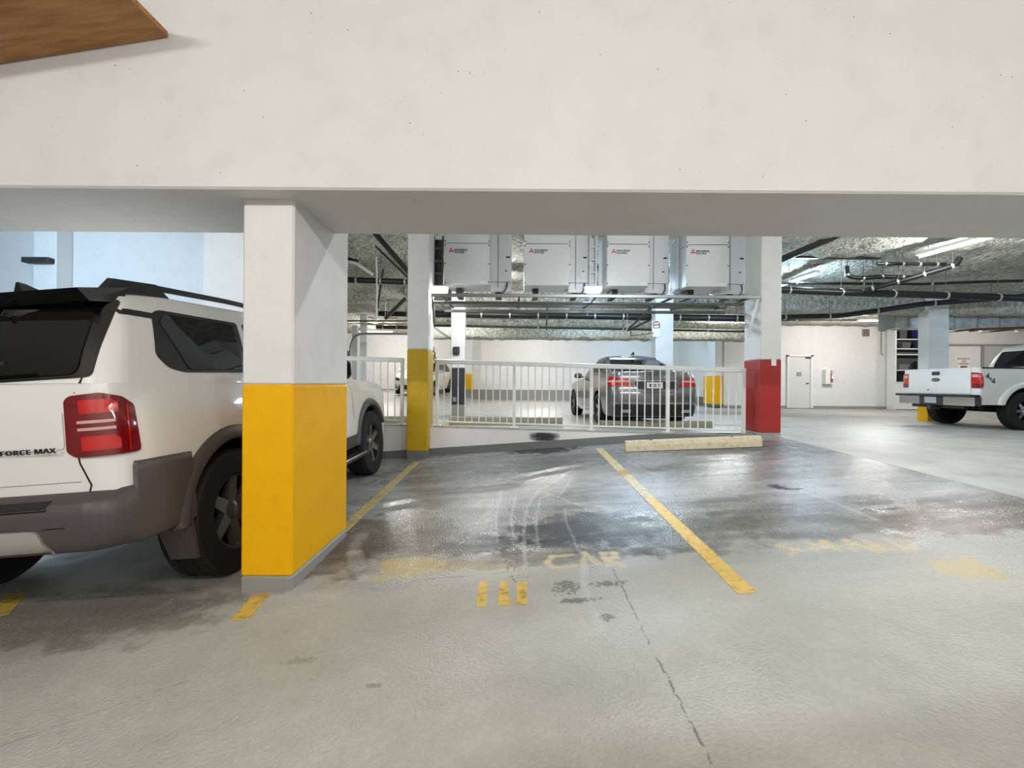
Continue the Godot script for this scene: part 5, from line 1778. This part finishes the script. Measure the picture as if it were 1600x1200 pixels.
	for i in xs.size() - 1:
		var a := at(xs[i], 506, 13.0)
		var b := at(xs[i + 1], 506, 13.0)
		var st := S()
		span(st, a.x + 0.004, b.x - 0.004, 2.98, 3.52, 13.35, 13.9, 0.01)
		var s := obj("duct_length", st, M.duct, du)
		s.position = -du.position
		st = S()
		span(st, a.x - 0.015, a.x + 0.015, 2.95, 3.55, 13.33, 13.92, 0.004)
		s = obj("flange", st, M.galv, du)
		s.position = -du.position
	var hang := S()
	for px in [1530.0, 1590.0]:
		var a := at(px, 506, 13.0)
		bx(hang, V(a.x, 2.93, 13.6) - du.position, Vector3(0.05, 0.04, 0.9))
	obj("bearer", hang, M.dark_steel, du)

# ------------------------------------------------------------------ things on the far walls
func build_far_fittings():
	# service door
	var dw := 18.9
	var x0 := at(1229, 600, dw).x
	var x1 := at(1262.5, 600, dw).x
	var y0 := at(1246, 636.5, dw).y
	var y1 := at(1246, 556.5, dw).y
	var leaf := S()
	span(leaf, x0, x1, y0, y1, dw - 0.04, dw - 0.01, 0.004)
	var door := struct("door_1", leaf, M.door, "grey white steel service door in the far wall")
	var st := S()
	for a in [[x0 - 0.07, x0, y0, y1 + 0.07], [x1, x1 + 0.12, y0, y1 + 0.07], [x0 - 0.07, x1 + 0.12, y1, y1 + 0.08]]:
		span(st, a[0], a[1], a[2], a[3], dw - 0.09, dw, 0.006)
	obj("door_frame", st, M.rail, door)
	st = S()
	span(st, x0 + 0.33, x0 + 0.53, at(1245, 587, dw).y, at(1245, 580.5, dw).y, dw - 0.055, dw - 0.04)
	obj("door_sign", st, M.grey_band, door)
	st = S(true)
	tube(st, [V(x1 - 0.08, y0 + 1.03, dw - 0.04), V(x1 - 0.08, y0 + 1.03, dw - 0.10), V(x1 - 0.2, y0 + 1.03, dw - 0.10)], 0.016, 8)
	obj("door_handle", st, M.dark_steel, door)
	st = S()
	span(st, x1 - 0.2, x1 + 0.02, y1 - 0.06, y1 - 0.01, dw - 0.12, dw - 0.04, 0.01)
	obj("door_closer", st, M.dark_steel, door)
	# extinguisher cabinet
	var c := at(1290, 588, dw)
	var t := thing("extinguisher_cabinet", "white fire extinguisher cabinet right of the service door", "cabinet", c)
	st = S()
	bx(st, Vector3(-0.1, 0, 0.11), Vector3(0.2, 0.6, 0.22), 0.01)
	bx(st, Vector3(0.09, 0.28, 0.11), Vector3(0.2, 0.04, 0.22), 0.005)
	bx(st, Vector3(0.09, -0.28, 0.11), Vector3(0.2, 0.04, 0.22), 0.005)
	bx(st, Vector3(0.09, 0, 0.02), Vector3(0.2, 0.56, 0.03))
	obj("box", st, M.rail, t)
	st = S(true)
	lathe(st, [Vector2(0, -0.2), Vector2(0.07, -0.2), Vector2(0.07, 0.06), Vector2(0.04, 0.12), Vector2(0.02, 0.13), Vector2(0.02, 0.18), Vector2(0, 0.18)], 16, Transform3D(Basis(), Vector3(0.09, -0.02, 0.12)))
	obj("extinguisher", st, M.print_rust, t)
	st = S()
	bx(st, Vector3(0.09, 0.0, 0.195), Vector3(0.07, 0.14, 0.01), 0.002)
	obj("paper_label", st, M.sign_white, t)
	# wall grille
	c = at(1350.5, 519, dw)
	t = thing("wall_grille", "square grey vent grille high on the service door wall", "vent", c)
	st = S()
	bx(st, Vector3(0, 0, 0.015), Vector3(0.30, 0.31, 0.03), 0.004)
	obj("grille_frame", st, M.grey_band, t)
	for k in 7:
		st = S()
		bx(st, Vector3(0, -0.12 + 0.04 * k, 0.035), Vector3(0.25, 0.014, 0.012), 0.0, Basis(Vector3.RIGHT, 0.5))
		obj("slat", st, M.dark_steel, t)
	# emergency light
	c = at(1375.5, 514, dw)
	t = thing("emergency_light", "small dark twin-head emergency light beside the shelves", "light", c)
	st = S()
	bx(st, Vector3(0, 0, 0.05), Vector3(0.2, 0.14, 0.1), 0.01)
	obj("battery_box", st, mat(Color(0.4, 0.39, 0.33), 0.5), t)
	st = S(true)
	for s in [-1, 1]:
		lathe(st, [Vector2(0.02, -0.04), Vector2(0.05, 0.05), Vector2(0, 0.05)], 12, Transform3D(Basis(Vector3.RIGHT, PI / 2), Vector3(s * 0.08, 0.04, 0.14)))
	obj("lamp_heads", st, M.dark_steel, t)
	st = S(true)
	tube(st, bend([Vector3(-0.02, -0.06, 0.02), Vector3(-0.03, -0.95, 0.02), Vector3(0.0, -1.05, 0.02), Vector3(0.09, -1.05, 0.02)], 0.1), 0.012, 6)
	obj("cable", st, M.grey_pipe, t)
	# shelves with their goods
	var xs0 := at(1397, 560, 18.45).x
	var xs1 := 17.4
	var ys := []
	for py in [505.0, 528.0, 543.0, 552.0, 577.0, 596.0]:
		ys.append(at(1410, py, 18.2).y)
	t = thing("shelving_unit", "white shelving unit with dark bays left of the pillar", "shelves", V((xs0 + xs1) / 2, 0.31, 18.5))
	var o := -t.position
	for y in ys:
		st = S()
		span(st, xs0, xs1, y - 0.025, y + 0.015, 18.42, 18.85, 0.005)
		var sh := obj("shelf", st, M.rail, t)
		sh.position = o
	for x in [xs0, xs1]:
		st = S()
		span(st, x - 0.03, x + 0.03, 0.31, ys[0], 18.42, 18.85, 0.005)
		var sh := obj("upright", st, M.rail, t)
		sh.position = o
	st = S()
	span(st, xs0, xs1, ys[5], ys[0], 18.84, 18.88)
	var bk := obj("back_panel", st, M.charcoal, t)
	bk.position = o
	st = S()
	span(st, xs0, xs1, 0.33, ys[5] - 0.03, 18.44, 18.84, 0.01)
	var cb := obj("lower_cupboard", st, M.rail, t)
	cb.position = o
	var tone := [Color(0.16, 0.15, 0.14), Color(0.22, 0.25, 0.50), Color(0.28, 0.26, 0.42), Color(0.3, 0.3, 0.29), Color(0.2, 0.2, 0.2), Color(0.42, 0.41, 0.39)]
	var goods := [[1, 0.18, 0.3, 0.35, 0, "dark carton on the top shelf beside the emergency light"], [1, 0.62, 0.42, 0.45, 1, "blue plastic tote on the top shelf"], [2, 0.25, 0.35, 0.24, 3, "low grey carton on the second shelf"], [2, 0.66, 0.45, 0.3, 2, "purple tote on the second shelf under the blue one"], [4, 0.2, 0.4, 0.22, 5, "low pale carton on the wide middle shelf"], [4, 0.7, 0.3, 0.38, 3, "taller grey carton on the wide middle shelf"], [5, 0.3, 0.3, 0.25, 4, "dark carton on the bottom shelf"]]
	for g in goods:
		var w := xs1 - xs0
		var bxn := thing("storage_box", g[5], "box", V(xs0 + w * g[1], ys[g[0]] + 0.016, 18.635), 0, "goods on the shelves")
		st = S()
		var a: float = g[2] / 2
		hexa(st, [Vector3(-a * 0.9, 0, 0.15), Vector3(a * 0.9, 0, 0.15), Vector3(a * 0.9, 0, -0.15), Vector3(-a * 0.9, 0, -0.15), Vector3(-a, g[3] - 0.03, 0.17), Vector3(a, g[3] - 0.03, 0.17), Vector3(a, g[3] - 0.03, -0.17), Vector3(-a, g[3] - 0.03, -0.17)])
		obj("tub", st, mat(tone[g[4]], 0.5), bxn)
		st = S()
		bx(st, Vector3(0, g[3] - 0.015, 0), Vector3(a * 2.1, 0.03, 0.37), 0.008)
		obj("lid", st, mat(tone[g[4]].lightened(0.1), 0.5), bxn)
	# reserved sign, store door and trim on the right part of the wall
	c = at(1503.5, 567, dw)
	t = thing("parking_sign", "white parking notice with faded red lettering above the tailgate", "sign", c)
	st = S()
	bx(st, Vector3(0, 0, 0.008), Vector3(0.48, 0.56, 0.012), 0.003)
	obj("sign_board", st, M.sign_white, t)
	for ln in [["RESERVED", 0.2, 0.075], ["USER", 0.095, 0.06], ["PARKING", -0.01, 0.07]]:
		var tx := obj("sign_lettering", words(ln[0], ln[2], 0.004, "Droid Sans", true), M.print_rust, t)
		tx.position = Vector3(0, ln[1], 0.016)
	st = S()
	bx(st, Vector3(0, -0.16, 0.016), Vector3(0.28, 0.12, 0.004))
	obj("sign_panel", st, M.print_rust, t)
	var dx0 := at(1533, 560, dw).x
	st = S()
	span(st, dx0, dx0 + 2.0, 0.31, at(1560, 540, dw).y, dw - 0.05, dw - 0.01, 0.005)
	var d2 := struct("door_2", st, mat(Color(0.70, 0.70, 0.68), 0.45), "wide grey store door behind the pickup")
	st = S()
	span(st, dx0 - 0.08, dx0, 0.31, at(1560, 538, dw).y, dw - 0.09, dw, 0.006)
	span(st, at(1450, 539, dw).x, 24.9, at(1560, 540, dw).y, at(1560, 537, dw).y, dw - 0.07, dw, 0.006)
	obj("door_frame", st, M.grey_band, d2)
	st = S()
	bx(st, at(1563.5, 561, dw - 0.06), Vector3(0.24, 0.17, 0.01), 0.002)
	obj("door_sign", st, M.sign_white, d2)

func build_small_things():
	# round-edged clearance sign hanging on the column behind the sedan
	var c := at(1023.5, 512.5, 11.73)
	var t := thing("hanging_sign", "small red and white sign on the column behind the sedan", "sign", c, 0.12)
	var st := S()
	extrude(st, round_poly(P2([-0.14, -0.30, 0.14, -0.30, 0.15, 0.22, 0.06, 0.30, -0.14, 0.26]), 0.05), 0.012, Transform3D())
	obj("sign_board", st, M.sign_white, t)
	st = S()
	extrude(st, round_poly(P2([-0.125, 0.0, 0.13, 0.02, 0.13, 0.21, 0.05, 0.28, -0.125, 0.245]), 0.04), 0.004, Transform3D(Basis(), Vector3(0, 0, 0.012)))
	obj("red_field", st, M.print_rust, t)
	st = S()
	bx(st, Vector3(0, 0.185, 0.018), Vector3(0.17, 0.05, 0.004), 0.0, Basis(Vector3.BACK, 0.1))
	bx(st, Vector3(0, 0.075, 0.018), Vector3(0.17, 0.07, 0.004), 0.0, Basis(Vector3.BACK, 0.1))
	obj("pale_bars", st, M.sign_white, t)
	st = S()
	bar(st, Vector3(-0.1, -0.16, 0), Vector3(-0.95, -0.28, 0), 0.03, 0.03)
	bar(st, Vector3(-0.95, -0.28, 0), Vector3(-0.95, -0.10, 0), 0.03, 0.03)
	obj("bracket_arm", st, M.dark_steel, t)
	t.scale = Vector3.ONE * 0.72
	# small dark loudspeaker box on the far right wall of the upper level
	st = S()
	bx(st, at(1065, 522.5, 23.4) * Vector3(1, 1, 0) + Vector3(0, 0, -23.93), Vector3(0.2, 0.2, 0.14), 0.015)
	tag(obj("alarm_box", st, M.charcoal), "small black alarm box high right of the column behind the sedan", "alarm")
	# overhead door track and jamb beyond the short railing
	t = thing("garage_door_track", "curved steel garage door track beyond the short railing", "door track", at(546, 590, 15.5))
	var o := -t.position
	st = S(true)
	tube(st, bend([at(545.5, 600, 15.5) + o, at(545.5, 535, 15.5) + o, at(556, 521, 15.5) + o, at(572, 520.5, 15.5) + o, at(660, 521, 15.5) + o], 0.25), 0.035, 8)
	obj("track", st, M.galv, t)
	st = S()
	bx(st, at(552.5, 560, 15.6) + o, Vector3(0.2, 2.3, 0.06), 0.01)
	obj("jamb", st, M.rail, t)
	st = S()
	bx(st, at(566, 570, 16.2) + o, Vector3(0.24, 3.6, 0.1), 0.01)
	obj("jamb_post", st, M.rail, t)
	st = S()
	bx(st, at(543, 552, 15.4) + o, Vector3(0.14, 0.2, 0.1), 0.01)
	obj("bracket", st, M.galv, t)
	# dangling dark cable by the dull yellow column
	t = thing("hanging_cable", "dark twisted cable dangling beside the dull yellow column", "cable", at(671.5, 530, 7.34))
	st = S(true)
	var a := []
	var b := []
	for k in 22:
		var f := k / 21.0
		var p := at(671.5 + 8.0 * f, 530 + 38 * f, 7.34 + 0.06 * f) - t.position
		a.append(p + Vector3(0.018 * sin(f * 14.0), 0, 0.012 * cos(f * 14.0)))
		b.append(p - Vector3(0.018 * sin(f * 14.0), 0, 0.012 * cos(f * 14.0)))
	tube(st, a, 0.009, 6)
	tube(st, b, 0.009, 6)
	obj("twisted_pair", st, M.print_black, t)
